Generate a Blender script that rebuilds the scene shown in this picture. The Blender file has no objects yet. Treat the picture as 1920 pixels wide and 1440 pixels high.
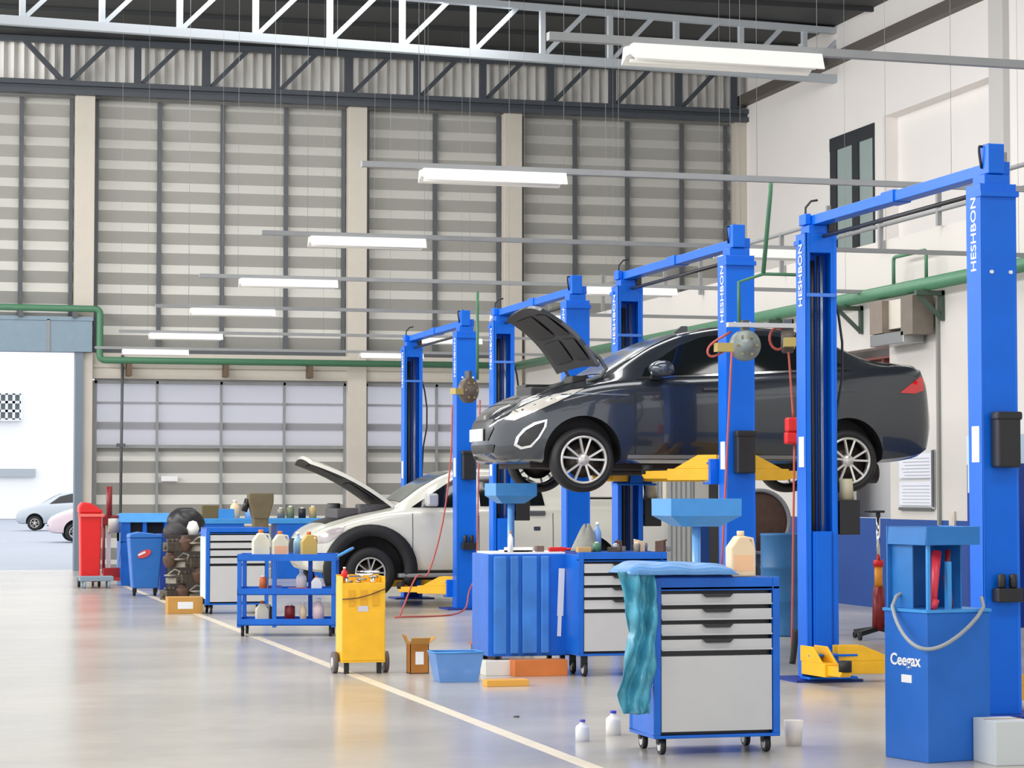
import bpy, bmesh, math, random
import numpy as np
from mathutils import Vector, Matrix
from mathutils.bvhtree import BVHTree
from mathutils.geometry import delaunay_2d_cdt

random.seed(7)
sc = bpy.context.scene
COL = sc.collection
R = math.radians

# ---------------------------------------------------------------- camera
FPX = 4500.0                       # focal length in pixels of the 1920 frame
PITCH = math.atan(204 / FPX)
YAW = math.atan(1178 / FPX * math.cos(PITCH))
EYE = 1.6
cam_d = bpy.data.cameras.new('camera'); cam_d.sensor_width = 36.0
cam_d.lens = FPX / 1920 * 36.0; cam_d.clip_end = 1000
cam = bpy.data.objects.new('camera', cam_d); COL.objects.link(cam)
cam.location = (0, 0, EYE)
cam.rotation_euler = (math.pi / 2 + PITCH, 0, -YAW)
sc.camera = cam

# ---------------------------------------------------------------- world, lights, exposure
w = bpy.data.worlds.new('world'); sc.world = w; w.use_nodes = True
bg = w.node_tree.nodes['Background']
bg.inputs[0].default_value = (0.985, 0.99, 1.0, 1); bg.inputs[1].default_value = 1.75
sc.view_settings.view_transform = 'Standard'; sc.view_settings.look = 'None'
sc.view_settings.gamma = 1.0; sc.view_settings.use_curve_mapping = False
sc.view_settings.exposure = 0.0

def area(name, loc, rot, sx, sy, power, color=(1, 1, 1)):
    l = bpy.data.lights.new(name, 'AREA'); l.shape = 'RECTANGLE'; l.size = sx; l.size_y = sy
    l.energy = power; l.color = color
    o = bpy.data.objects.new(name, l); COL.objects.link(o); o.location = loc; o.rotation_euler = rot
    return o
# fill panels added under the closed ceiling to brighten the hall
for i, (yy, pw_) in enumerate(((6, 700), (16, 700), (26, 700), (36, 650), (44, 560))):
    area('ceiling_fill_light', (6.5, yy, 10.85), (0, 0, 0), 10, 3.0, pw_, (1, 0.985, 0.955))
# unseen fill light added on the left to brighten the upper right wall
area('left_fill_light', (-8.5, 28, 9.3), (0, R(-82), 0), 2.6, 40, 3900, (1, 0.99, 0.97))

# ---------------------------------------------------------------- pixel -> place
_F = np.array([math.sin(YAW) * math.cos(PITCH), math.cos(YAW) * math.cos(PITCH), math.sin(PITCH)])
_R = np.array([math.cos(YAW), -math.sin(YAW), 0]); _U = np.cross(_R, _F); _C = np.array([0, 0, EYE])
def on(ax, val, px, py):
    d = _F * FPX + _R * (px - 960) + _U * (720 - py)
    return _C + d * ((val - _C[ax]) / d[ax])
def fl(px, py): return on(2, 0.0, px, py)
def pX(px, Y, py=924): return float(on(1, Y, px, py)[0])
def pZ(py, Y, px): return float(on(1, Y, px, py)[2])

# ---------------------------------------------------------------- materials
def lin(c):
    c = c / 255.0
    return c / 12.92 if c <= 0.04045 else ((c + 0.055) / 1.055) ** 2.4
MATS = {}
def mat(name, rgb, rough=0.5, metal=0.0, var=0.0, scale=6.0, coat=0.0, alpha=None, bump=0.0, spec=0.5, trans=0.0):
    if name in MATS: return MATS[name]
    m = bpy.data.materials.new(name); m.use_nodes = True; nt = m.node_tree
    b = nt.nodes['Principled BSDF']
    col = tuple(lin(v) for v in rgb) + (1,)
    b.inputs['Base Color'].default_value = col
    b.inputs['Roughness'].default_value = rough; b.inputs['Metallic'].default_value = metal
    b.inputs['Coat Weight'].default_value = coat; b.inputs['Coat Roughness'].default_value = 0.05
    b.inputs['Specular IOR Level'].default_value = spec
    if trans: b.inputs['Transmission Weight'].default_value = trans
    if alpha is not None: b.inputs['Alpha'].default_value = alpha
    if var > 0 or bump > 0:
        tc = nt.nodes.new('ShaderNodeTexCoord'); n = nt.nodes.new('ShaderNodeTexNoise')
        n.inputs['Scale'].default_value = scale; n.inputs['Detail'].default_value = 5
        nt.links.new(tc.outputs['Object'], n.inputs['Vector'])
        if var > 0:
            mr = nt.nodes.new('ShaderNodeMapRange')
            mr.inputs[1].default_value = 0.3; mr.inputs[2].default_value = 0.7
            mr.inputs[3].default_value = 1 - var; mr.inputs[4].default_value = 1 + var * 0.5
            nt.links.new(n.outputs['Fac'], mr.inputs[0])
            mx = nt.nodes.new('ShaderNodeVectorMath'); mx.operation = 'SCALE'
            mx.inputs[0].default_value = col[:3]; nt.links.new(mr.outputs[0], mx.inputs['Scale'])
            nt.links.new(mx.outputs[0], b.inputs['Base Color'])
        if bump > 0:
            bp = nt.nodes.new('ShaderNodeBump'); bp.inputs['Strength'].default_value = bump
            nt.links.new(n.outputs['Fac'], bp.inputs['Height']); nt.links.new(bp.outputs[0], b.inputs['Normal'])
    MATS[name] = m; return m

BLUE = mat('lift_blue_paint', (6, 104, 220), 0.36, var=0.06, scale=3, spec=0.3)
BLUE2 = mat('cabinet_blue_paint', (18, 102, 206), 0.4, var=0.12, scale=5, spec=0.35)
NAVY = mat('navy_blue_paint', (16, 52, 140), 0.45, var=0.1)
SKYB = mat('light_blue_plastic', (66, 150, 222), 0.35, var=0.08, scale=8)
BINB = mat('bin_blue_plastic', (40, 112, 196), 0.45, var=0.08)
YEL = mat('yellow_paint', (244, 186, 30), 0.42, var=0.08)
CREAM = mat('cream_steel', (200, 193, 182), 0.6, var=0.03)
WHITE = mat('white_wall_paint', (240, 236, 233), 0.8, var=0.02, scale=0.6)
WHITE2 = mat('off_white_wall_paint', (198, 194, 189), 0.8, var=0.03, scale=0.6)
WHITEP = mat('white_plastic', (245, 244, 240), 0.4)
LGREY = mat('light_grey_metal', (196, 196, 196), 0.45, var=0.03)
MGREY = mat('mid_grey_metal', (140, 142, 144), 0.45, var=0.06)
DGREY = mat('dark_grey_steel', (84, 88, 92), 0.5, var=0.08)
TRUSSD = mat('dark_truss_paint', (72, 78, 86), 0.5)
TRUSSL = mat('pale_truss_paint', (188, 196, 204), 0.5)
BLACK = mat('black_rubber', (26, 26, 28), 0.6, var=0.1)
BLKP = mat('black_plastic', (30, 31, 34), 0.4)
STEEL = mat('steel', (170, 172, 174), 0.28, 0.9)
CHROME = mat('chrome', (225, 226, 228), 0.12, 1.0)
GREEN = mat('green_pipe_paint', (74, 124, 94), 0.45, var=0.05)
RED = mat('red_paint', (222, 30, 30), 0.38, var=0.05)
DRED = mat('dark_red_paint', (130, 24, 28), 0.4, var=0.1)
BROWN = mat('brown_rust', (92, 66, 54), 0.7, var=0.25, scale=14)
CARD = mat('cardboard', (196, 146, 74), 0.85, var=0.06)
CARD2 = mat('dark_cardboard', (172, 112, 46), 0.85, var=0.1)
ORANGE = mat('orange_card', (214, 120, 56), 0.7, var=0.1)
HOSE = mat('red_hose_rubber', (184, 84, 76), 0.5)
PAPER = mat('paper', (232, 232, 234), 0.8)
BEIGE = mat('beige_plastic', (240, 214, 176), 0.45, var=0.06)
GLASSD = mat('dark_glass', (18, 22, 24), 0.06, spec=0.7)
GREASE = mat('greasy_metal', (92, 84, 74), 0.5, 0.4, var=0.35, scale=12)
GREASE2 = mat('cast_aluminium', (150, 144, 132), 0.5, 0.5, var=0.25, scale=12)
TURQ = mat('turquoise_plastic_sheet', (74, 160, 188), 0.28, var=0.35, scale=7)
JUG = mat('translucent_jug_plastic', (226, 220, 196), 0.35, var=0.1)

def floor_mat():
    m = bpy.data.materials.new('polished_concrete'); m.use_nodes = True; nt = m.node_tree; b = nt.nodes['Principled BSDF']
    tc = nt.nodes.new('ShaderNodeTexCoord'); mp = nt.nodes.new('ShaderNodeMapping'); mp.inputs['Scale'].default_value = (0.35, 0.35, 0.35)
    n = nt.nodes.new('ShaderNodeTexNoise'); n.inputs['Scale'].default_value = 1.2; n.inputs['Detail'].default_value = 6
    n2 = nt.nodes.new('ShaderNodeTexNoise'); n2.inputs['Scale'].default_value = 14; n2.inputs['Detail'].default_value = 4
    nt.links.new(tc.outputs['Object'], mp.inputs[0]); nt.links.new(mp.outputs[0], n.inputs['Vector']); nt.links.new(mp.outputs[0], n2.inputs['Vector'])
    r = nt.nodes.new('ShaderNodeValToRGB')
    r.color_ramp.elements[0].position = 0.3; r.color_ramp.elements[0].color = (lin(170), lin(165), lin(155), 1)
    r.color_ramp.elements[1].position = 0.7; r.color_ramp.elements[1].color = (lin(198), lin(193), lin(183), 1)
    nt.links.new(n.outputs['Fac'], r.inputs[0])
    mx = nt.nodes.new('ShaderNodeMix'); mx.data_type = 'RGBA'; mx.blend_type = 'MULTIPLY'; mx.inputs[0].default_value = 0.12
    nt.links.new(r.outputs[0], mx.inputs[6]); nt.links.new(n2.outputs['Fac'], mx.inputs[7]); nt.links.new(mx.outputs[2], b.inputs['Base Color'])
    mr = nt.nodes.new('ShaderNodeMapRange'); mr.inputs[3].default_value = 0.15; mr.inputs[4].default_value = 0.30
    nt.links.new(n.outputs['Fac'], mr.inputs[0]); nt.links.new(mr.outputs[0], b.inputs['Roughness'])
    b.inputs['Specular IOR Level'].default_value = 0.6
    return m
FLOORM = floor_mat()

def glass_translucent():
    m = bpy.data.materials.new('frosted_sheet'); m.use_nodes = True; nt = m.node_tree
    nt.nodes.remove(nt.nodes['Principled BSDF']); out = nt.nodes['Material Output']
    t = nt.nodes.new('ShaderNodeBsdfTranslucent'); t.inputs[0].default_value = (0.62, 0.62, 0.68, 1)
    d = nt.nodes.new('ShaderNodeBsdfDiffuse'); d.inputs[0].default_value = (0.5, 0.5, 0.54, 1)
    mx = nt.nodes.new('ShaderNodeMixShader'); mx.inputs[0].default_value = 0.5
    nt.links.new(t.outputs[0], mx.inputs[1]); nt.links.new(d.outputs[0], mx.inputs[2]); nt.links.new(mx.outputs[0], out.inputs[0])
    return m
FROST = glass_translucent()

# ---------------------------------------------------------------- mesh builder
class MB:
    def __init__(s): s.v = []; s.f = []; s.m = []; s.s = []
    def add(s, vs, fs, mi=0, sm=False):
        o = len(s.v); s.v += [tuple(v) for v in vs]
        for f in fs: s.f.append([i + o for i in f]); s.m.append(mi); s.s.append(sm)
        return s
    def box(s, x0, x1, y0, y1, z0, z1, mi=0):
        vs = [(x, y, z) for z in (z0, z1) for y in (y0, y1) for x in (x0, x1)]
        return s.add(vs, [(0, 2, 3, 1), (4, 5, 7, 6), (0, 1, 5, 4), (2, 6, 7, 3), (0, 4, 6, 2), (1, 3, 7, 5)], mi)
    def obox(s, c, size, rot=(0, 0, 0), mi=0):
        M = Matrix.Translation(c) @ (Matrix.Rotation(rot[2], 4, 'Z') @ Matrix.Rotation(rot[1], 4, 'Y') @ Matrix.Rotation(rot[0], 4, 'X'))
        a, b, d = size[0] / 2, size[1] / 2, size[2] / 2
        vs = [M @ Vector((x, y, z)) for z in (-d, d) for y in (-b, b) for x in (-a, a)]
        return s.add(vs, [(0, 2, 3, 1), (4, 5, 7, 6), (0, 1, 5, 4), (2, 6, 7, 3), (0, 4, 6, 2), (1, 3, 7, 5)], mi)
    def cyl(s, p0, p1, r0, r1=None, n=16, mi=0, sm=True):
        r1 = r0 if r1 is None else r1
        p0 = Vector(p0); p1 = Vector(p1); d = (p1 - p0).normalized(); a = d.orthogonal().normalized(); b = d.cross(a)
        vs = []
        for p, r in ((p0, r0), (p1, r1)):
            for i in range(n):
                t = 2 * math.pi * i / n; vs.append(p + (a * math.cos(t) + b * math.sin(t)) * r)
        s.add(vs, [(i, (i + 1) % n, n + (i + 1) % n, n + i) for i in range(n)], mi, sm)
        s.add(vs[:n], [tuple(range(n))[::-1]], mi); s.add(vs[n:], [tuple(range(n))], mi)
        return s
    def tube(s, pts, r, n=8, mi=0, closed=False):
        pts = [Vector(p) for p in pts]; k = len(pts); vs = []; up = None
        for i, p in enumerate(pts):
            a = pts[(i - 1) % k] if (i > 0 or closed) else p; b = pts[(i + 1) % k] if (i < k - 1 or closed) else p
            d = (b - a).normalized()
            if up is None: up = d.orthogonal().normalized()
            up = (up - d * up.dot(d)).normalized(); q = d.cross(up)
            for j in range(n):
                t = 2 * math.pi * j / n; vs.append(p + (up * math.cos(t) + q * math.sin(t)) * r)
        fs = []
        for i in range(k if closed else k - 1):
            for j in range(n):
                a = i * n + j; b = i * n + (j + 1) % n; c = ((i + 1) % k) * n + (j + 1) % n; d = ((i + 1) % k) * n + j
                fs.append((a, b, c, d))
        s.add(vs, fs, mi, True)
        if not closed:
            s.add(vs[:n], [tuple(range(n))[::-1]], mi); s.add(vs[-n:], [tuple(range(n))], mi)
        return s
    def prism(s, poly, ax, a0, a1, mi=0):
        n = len(poly); vs = []
        for a in (a0, a1):
            for u, v in poly:
                vs.append({'x': (a, u, v), 'y': (u, a, v), 'z': (u, v, a)}[ax])
        s.add(vs, [tuple(range(n)), tuple(range(n, 2 * n))[::-1]] + [(i, n + i, n + (i + 1) % n, (i + 1) % n) for i in range(n)], mi)
        return s
    def lathe(s, prof, c=(0, 0, 0), n=24, mi=0, ax='z', sm=True):
        vs = []; k = len(prof)
        for i in range(n):
            t = 2 * math.pi * i / n; co, si = math.cos(t), math.sin(t)
            for r, h in prof:
                v = (r * co, r * si, h) if ax == 'z' else ((r * co, h, r * si) if ax == 'y' else (h, r * co, r * si))
                vs.append((v[0] + c[0], v[1] + c[1], v[2] + c[2]))
        fs = [(i * k + j, ((i + 1) % n) * k + j, ((i + 1) % n) * k + j + 1, i * k + j + 1) for i in range(n) for j in range(k - 1)]
        return s.add(vs, fs, mi, sm)
    def build(s, name, mats, parent=None, bevel=0.0, fix=True, label=None):
        me = bpy.data.meshes.new(name); me.from_pydata(s.v, [], s.f); me.update()
        if not isinstance(mats, (list, tuple)): mats = [mats]
        for m in mats: me.materials.append(m)
        for p, mi, sm in zip(me.polygons, s.m, s.s): p.material_index = mi; p.use_smooth = sm
        if fix:
            bm = bmesh.new(); bm.from_mesh(me); bmesh.ops.remove_doubles(bm, verts=bm.verts, dist=1e-5)
            bmesh.ops.recalc_face_normals(bm, faces=bm.faces); bm.to_mesh(me); bm.free()
        o = bpy.data.objects.new(name, me); COL.objects.link(o)
        if parent is not None: o.parent = parent
        if bevel > 0:
            b = o.modifiers.new('bevel', 'BEVEL'); b.width = bevel; b.segments = 2; b.limit_method = 'ANGLE'; b.angle_limit = R(40)
        if label: o['label'] = label
        return o

def tag(o, label, cat, group=None, kind=None):
    o['label'] = label; o['category'] = cat
    if group: o['group'] = group
    if kind: o['kind'] = kind
    return o
def thing(name, loc, label, cat, rz=0.0, group=None):
    o = bpy.data.objects.new(name, None); COL.objects.link(o); o.location = tuple(float(a) for a in loc); o.rotation_euler = (0, 0, rz)
    o.empty_display_size = 0.2
    return tag(o, label, cat, group)
def struct(o): o['kind'] = 'structure'; return o
def place(o, loc, rz=0.0): o.location = tuple(float(a) for a in loc); o.rotation_euler = (0, 0, rz); return o
def copy_tree(o, parent=None):
    c = o.copy(); COL.objects.link(c); c.parent = parent
    for ch in list(o.children): copy_tree(ch, c)
    return c
def text_mb(txt, size, ext=0.002, off=0.0):
    cu = bpy.data.curves.new('t', 'FONT'); cu.body = txt; cu.size = size; cu.extrude = ext; cu.align_x = 'CENTER'; cu.align_y = 'CENTER'; cu.resolution_u = 3; cu.offset = off
    o = bpy.data.objects.new('t', cu); COL.objects.link(o)
    dg = bpy.context.evaluated_depsgraph_get(); me = bpy.data.meshes.new_from_object(o.evaluated_get(dg))
    vs = [v.co.copy() for v in me.vertices]; fs = [tuple(p.vertices) for p in me.polygons]
    bpy.data.objects.remove(o); bpy.data.curves.remove(cu); bpy.data.meshes.remove(me)
    return vs, fs
def add_text(mb, txt, size, M, mi=0, bold=0.0):
    vs, fs = text_mb(txt, size, off=bold)
    mb.add([M @ v for v in vs], fs, mi)

# ================================================================ SETTING
YW = 50.5          # back wall
XM = 13.4          # face of the mezzanine block on the right
XR = 18.5          # upper right wall
struct(MB().box(-14, XR + .3, -8, YW + .25, -0.1, 0.0).build('floor', FLOORM))
# ceiling of dark sheet with purlins, without openings
cb = MB().box(-10, XR + .3, -8, YW + .3, 11.02, 11.1)
for i in range(30): cb.box(-10, XR, -7 + i * 2.0 - .04, -7 + i * 2.0 + .04, 10.94, 11.02)
struct(cb.build('ceiling', mat('dark_roof_sheet', (52, 54, 56), 0.6)))

# back wall: louvred upper sheets between cream columns
L_LIT = mat('louvre_lit_face', (205, 204, 198), 0.6)  # light on the up-tilted louvre faces, put into the colour
L_SHADED = mat('louvre_shaded_face', (158, 157, 152), 0.6)  # shade on the down-facing louvre faces, put into the colour
def louvre(mb, x0, x1, z0, z1, y, zc=9.33, pitch=.4345, hb=.19):
    k = -3
    while True:
        c = zc - k * pitch; k += 1
        if c + pitch < z0: break
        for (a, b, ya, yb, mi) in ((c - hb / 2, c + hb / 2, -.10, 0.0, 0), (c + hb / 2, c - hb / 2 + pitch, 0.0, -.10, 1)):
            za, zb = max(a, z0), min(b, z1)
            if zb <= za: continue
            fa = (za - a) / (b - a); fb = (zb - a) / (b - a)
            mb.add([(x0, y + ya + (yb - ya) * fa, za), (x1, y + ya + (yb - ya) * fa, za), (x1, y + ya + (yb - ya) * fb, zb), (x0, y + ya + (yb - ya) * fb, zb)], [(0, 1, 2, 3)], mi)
XC = [float(on(1, YW - .3, px, 400)[0]) for px in (158, 669, 960, 1386)]
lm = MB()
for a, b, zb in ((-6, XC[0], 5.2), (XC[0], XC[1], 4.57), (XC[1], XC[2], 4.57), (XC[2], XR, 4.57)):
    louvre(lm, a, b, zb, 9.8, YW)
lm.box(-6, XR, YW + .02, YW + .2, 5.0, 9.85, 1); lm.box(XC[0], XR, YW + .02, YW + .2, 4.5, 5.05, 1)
struct(lm.build('wall_back', [L_LIT, L_SHADED], fix=False))
for i, x in enumerate(XC[:3]):
    z0 = 0.0
    cm = MB().box(x - .2, x + .2, YW - .42, YW - .1, 5.22 if i == 0 else 0, 9.83)
    if i == 0: cm.box(x - .02, x + .19, YW - .42, YW - .1, 0, 4.5)
    struct(cm.build('trim_%d' % (i + 1), CREAM, bevel=.01))
struct(MB().box(XC[3] - .12, XR, YW - .42, YW - .1, 0, 9.9).build('trim_4', CREAM))
# mullions of the upper wall
mu = MB()
for px in (38, 297, 415, 534, 813, 1075, 1173, 1275):
    x = pX(px, YW, 450); mu.box(x - .045, x + .045, YW - .16, YW - .09, 4.6 if px > 100 else 5.25, 9.8)
for x in XC: 
    for s in (-1, 1): mu.box(x + s * .26 - .04, x + s * .26 + .04, YW - .16, YW - .09, 4.6 if (x, s) != (XC[0], -1) else 5.25, 9.8)
mu.box(XC[0], XR, YW - .15, YW - .09, 4.5, 4.6)
struct(mu.build('trim_5', DGREY))
# horizontal cream band above the gates
bd = MB().box(XC[0] + .2, XR, YW - .3, YW, 3.97, 4.5); bd.box(XC[0] + .2, XR, YW - .33, YW - .3, 4.2, 4.26)
struct(bd.build('trim_6', CREAM))
# dark eaves truss with corrugated sheet behind
cg = MB(); n = 118; pts = []
for i in range(n * 2 + 1):
    x = -6 + (XR + 6) * i / (n * 2); pts.append((x - .03 * (i % 2), YW + (.07 if i % 2 else -.05)))
vs = [(x, y, z) for z in (9.9, 11.02) for x, y in pts]; k = len(pts)
cg.add(vs, [(i, i + 1, k + i + 1, k + i) for i in range(k - 1)])
cg.box(-6, XR, YW + .1, YW + .2, 9.8, 11.02)
struct(cg.build('wall_back_top', mat('corrugated_sheet', (236, 234, 230), 0.45), fix=False))
def bar(mb, p0, p1, w, mi=0):
    p0, p1 = Vector(p0), Vector(p1); d = p1 - p0; L = d.length; q = d.to_track_quat('X', 'Z').to_matrix().to_4x4()
    M = Matrix.Translation((p0 + p1) / 2) @ q
    vs = [M @ Vector((x, y, z)) for z in (-w / 2, w / 2) for y in (-w / 2, w / 2) for x in (-L / 2, L / 2)]
    mb.add(vs, [(0, 2, 3, 1), (4, 5, 7, 6), (0, 1, 5, 4), (2, 6, 7, 3), (0, 4, 6, 2), (1, 3, 7, 5)], mi)
et = thing('eaves_truss', (0, YW - .45, 9.83), 'dark grey eaves truss running above the louvred back wall', 'roof truss')
MB().box(-6, XR, -.12, .12, 0, .1).box(-6, XR, -.02, .02, .1, .18).box(-6, XR, -.12, .12, .18, .28).build('bottom_chord', TRUSSD, et)
MB().box(-6, XR, -.08, .08, 1.06, 1.18).build('top_chord', TRUSSD, et)
vp = [125, 258, 388, 518, 655, 782, 905, 1032, 1148, 1272, 1375]
for i, px in enumerate(vp):
    x = pX(px, YW - .45, 150)
    MB().box(x - (.1 if i in (2, 3, 4) else .07), x + .07, -.07, .07, .28, 1.06).build('truss_post', TRUSSD, et)
    t = MB(); bar(t, (x + .1, 0, .3), (x + .85, 0, 1.08), .09); t.build('truss_diagonal', TRUSSD, et)
t = MB(); x = pX(125, YW - .45, 150); bar(t, (x - .1, 0, .3), (x - .85, 0, 1.08), .1); t.build('truss_diagonal', TRUSSD, et)
# pale truss hung in front of it
A = on(2, 9.93, 560, 78); B = on(2, 9.93, 1530, 147)
pt = thing('roof_truss', (A[0], A[1], 9.93), 'pale grey roof truss crossing the hall just in front of the dark eaves truss', 'roof truss', math.atan2(B[1] - A[1], B[0] - A[0]))
MB().box(-7, 14, -.08, .08, -.07, .09).build('bottom_chord', TRUSSL, pt)
MB().box(-7, 14, -.08, .08, .93, 1.05).build('top_chord', TRUSSL, pt)
c, s_ = math.cos(pt.rotation_euler[2]), math.sin(pt.rotation_euler[2])
for i in range(-4, 10):
    x = i * 1.42 + .6
    MB().box(x - .05, x + .05, -.05, .05, .09, .93).build('truss_post', TRUSSL, pt)
    t = MB(); bar(t, (x + .06, 0, .1), (x + .9, 0, .95), .08); t.build('truss_diagonal', TRUSSL, pt)

# gates in the lower back wall
def gate(idx, x0, x1, divs):
    d = MB(); top, mid = 3.93, 2.58
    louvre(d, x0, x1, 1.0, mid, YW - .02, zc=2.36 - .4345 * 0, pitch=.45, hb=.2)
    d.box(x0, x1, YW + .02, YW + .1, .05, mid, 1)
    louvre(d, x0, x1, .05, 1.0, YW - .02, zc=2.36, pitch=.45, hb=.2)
    g = struct(d.build('door_%d' % idx, [L_LIT, L_SHADED], fix=False))
    f = MB()
    for x in divs: f.box(x - .025, x + .025, YW - .2, YW - .12, 0.03, top)
    for x in (x0, x1): f.box(x - .05, x + .05, YW - .2, YW - .1, 0.03, top)
    f.box(x0, x1, YW - .2, YW - .1, top - .06, top + .04); f.box(x0, x1, YW - .19, YW - .1, mid - .05, mid + .02); f.box(x0, x1, YW - .19, YW - .1, 0.02, .12)
    f.build('door_frame', MGREY, g)
    pn = MB()
    xs = [x0] + divs + [x1]
    pn.add([(x0, YW - .1, mid), (x1, YW - .1, mid), (x1, YW - .1, top), (x0, YW - .1, top)], [(0, 1, 2, 3)])
    p = pn.build('frosted_panel', FROST, g, fix=False)
    rb = MB(); rb.box(x0, x1, YW - .09, YW - .08, 2.92, 3.08); rb.box(x0, x1, YW - .09, YW - .08, 3.45, 3.5)
    rb.build('cross_rail', LGREY, g)
    return g
g1 = gate(1, XC[0] + .25, XC[1] - .2, [pX(px, YW) for px in (292, 412, 530)])
g2 = gate(2, XC[1] + .22, XC[2] - .2, [pX(px, YW) for px in (815,)])
g3 = gate(3, XC[2] + .22, XM, [pX(px, YW) for px in (1060,)])
x = pX(318, YW - .25); tag(MB().box(x - .17, x + .17, YW - .215, YW - .125, 1.84, 1.95).build('sign_plate', PAPER), 'small white sign plate on the louvred gate above the blue bins', 'sign')

# left bay: opening with roller shutter housing
sh = MB().box(-3, 4.12, YW - .55, YW - .1, 4.5, 5.16); sh.box(-3, 4.14, YW - .57, YW - .1, 5.14, 5.22)
xx = pX(88, YW - .55); sh.box(xx - .03, xx + .03, YW - .57, YW - .55, 4.5, 5.16, 1)
SHUT = mat('blue_grey_sheet', (128, 148, 164), 0.4, var=.05)
so = thing('roller_shutter', (0, 0, 0), 'blue grey roller shutter housing over the bright open doorway', 'roller shutter')
sh.build('housing', [SHUT, MGREY], so)
MB().box(3.79, 3.95, YW - .5, YW - .1, 0, 4.5).build('guide_rail', mat('slate_sheet', (112, 126, 140), .5), so)

# mezzanine block (ground floor wall, right) with a hatch opening
YH0, YH1 = 30.66, 32.45
wl = MB()
wl.box(XM, XM + .25, 0, YH0, 1.24, 5.1); wl.box(XM, XM + .25, YH1, 37.7, 1.24, 5.1); wl.box(XM, XM + .25, 38.9, YW, 1.24, 5.1); wl.box(XM, XM + .25, 37.7, 38.9, 2.5, 5.1); wl.box(XM, XM + .25, YH0, YH1, 3.63, 5.1)
wl.box(XM, XM + .25, 0, 37.7, 0, 1.24, 1); wl.box(XM, XM + .25, 38.9, YW, 0, 1.24, 1); wl.box(XM + .9, XM + 1.0, 36.5, 40, 0, 3, 2); wl.box(XM + .25, XM + .9, 39.9, 40, 0, 3, 2); wl.box(XM + .25, XM + .9, 36.5, 36.6, 0, 3, 2); wl.box(XM + .25, XM + 1, 36.5, 40, 2.9, 3, 2)
wl.box(XM + .25, XR, 0, YW, 4.95, 5.09)
wl.box(XM + .55, XM + .65, YH0 - 1, YH1 + 1, 1.24, 3.8, 2)
struct(wl.build('wall_right_lower', [WHITE2, mat('dark_blue_dado', (18, 66, 140), .6, var=.06), mat('grey_room_wall', (178, 178, 178), .8)]))
dd = MB().box(XM - .04, XM, 38.9, 41.3, 0, 2.5)
for i in range(9):
    if i != 5: dd.box(XM - .07, XM - .04, 38.95 + .26 * i, 39.08 + .26 * i, .02, 2.48)
dd = struct(dd.build('door_4', mat('ribbed_grey_door', (136, 138, 138), .5, var=.06)))
MB().box(XM - .08, XM - .041, 40.22, 40.42, 0, 2.5).build('door_stile', CREAM, dd)
# upper wall with glazed door and recessed panel
wu = MB()
YD0, YD1 = 42.96, 45.2; YR0, YR1 = 37.97, 42.55
wu.box(XR, XR + .3, 0, YR0, 5.1, 11.02); wu.box(XR, XR + .3, YR1, YD0, 5.1, 11.02); wu.box(XR, XR + .3, YD1, YW, 5.1, 11.02)
wu.box(XR, XR + .3, YR0, YR1, 8.82, 11.02); wu.box(XR, XR + .3, YD0, YD1, 8.76, 11.02)
wu.box(XR + .3, XR + .45, YR0 - .3, YR1 + .3, 5.1, 9.2)
struct(wu.build('wall_right', WHITE))
struct(MB().box(XR - .12, XR, 37.2, 37.75, 5.1, 11).build('trim_7', mat('grey_pier', (205, 203, 202), .7)))
struct(MB().box(XR - .2, XR, 0, YW, 10.2, 10.42).build('trim_8', mat('brown_grey_steel', (96, 90, 84), .6)))
wn = struct(MB().box(XR - .02, XR + .05, YD0, YD0 + .07, 5.1, 8.76).box(XR - .02, XR + .05, YD1 - .33, YD1, 5.1, 8.76).box(XR - .02, XR + .05, 43.74, 44.06, 5.1, 8.76)
       .box(XR - .025, XR + .125, YD0 - .005, YD1 + .005, 8.5, 8.765).box(XR - .025, XR + .125, YD0 - .005, YD1 + .005, 5.1, 5.2).build('window_1', mat('dark_window_frame', (46, 50, 56), .5)))
MB().box(XR + .01, XR + .03, YD0 + .07, YD1 - .33, 5.2, 8.5).build('pane', mat('grey_glass', (158, 174, 172), .12), wn)

# floor marking line
struct(MB().box(3.97, 4.07, 6, 42, 0.0, .002).build('trim_9', mat('worn_cream_line', (224, 212, 188), .35, var=.1)))

# ---------------------------------------------------------------- outdoors
struct(MB().box(-60, 120, YW + .25, 260, -.12, -.02).build('ground_outside', mat('pale_paving', (162, 170, 184), .6, var=.05, scale=.4)))
YB = 150
ob = thing('white_building', (0, YB, 0), 'white building seen through the open doorway', 'building')
MB().box(-40, 60, 0, 8, 0, 26).build('wall', mat('white_render', (240, 240, 240), .8), ob)
wb = MB(); xa, xb = pX(-30, YB), pX(37, YB); za, zb_ = pZ(787, YB, 0), pZ(738, YB, 0)
wb.box(xa, xb, -.3, .2, za, zb_)
for i in range(6): wb.box(xa + (xb - xa) * i / 5 - .08, xa + (xb - xa) * i / 5 + .08, -.4, .2, za, zb_, 1)
for i in range(4): wb.box(xa, xb, -.4, .2, za + (zb_ - za) * i / 3 - .08, za + (zb_ - za) * i / 3 + .08, 1)
wb.build('window_grid', [mat('window_shade', (90, 100, 104), .4), mat('white_bars', (225, 228, 230), .6)], ob)
MB().box(pX(-40, YB), pX(66, YB), -.3, .1, pZ(894, YB, 30), pZ(879, YB, 30)).build('vent_strip', mat('pale_strip', (168, 176, 184), .5), ob)

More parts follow.
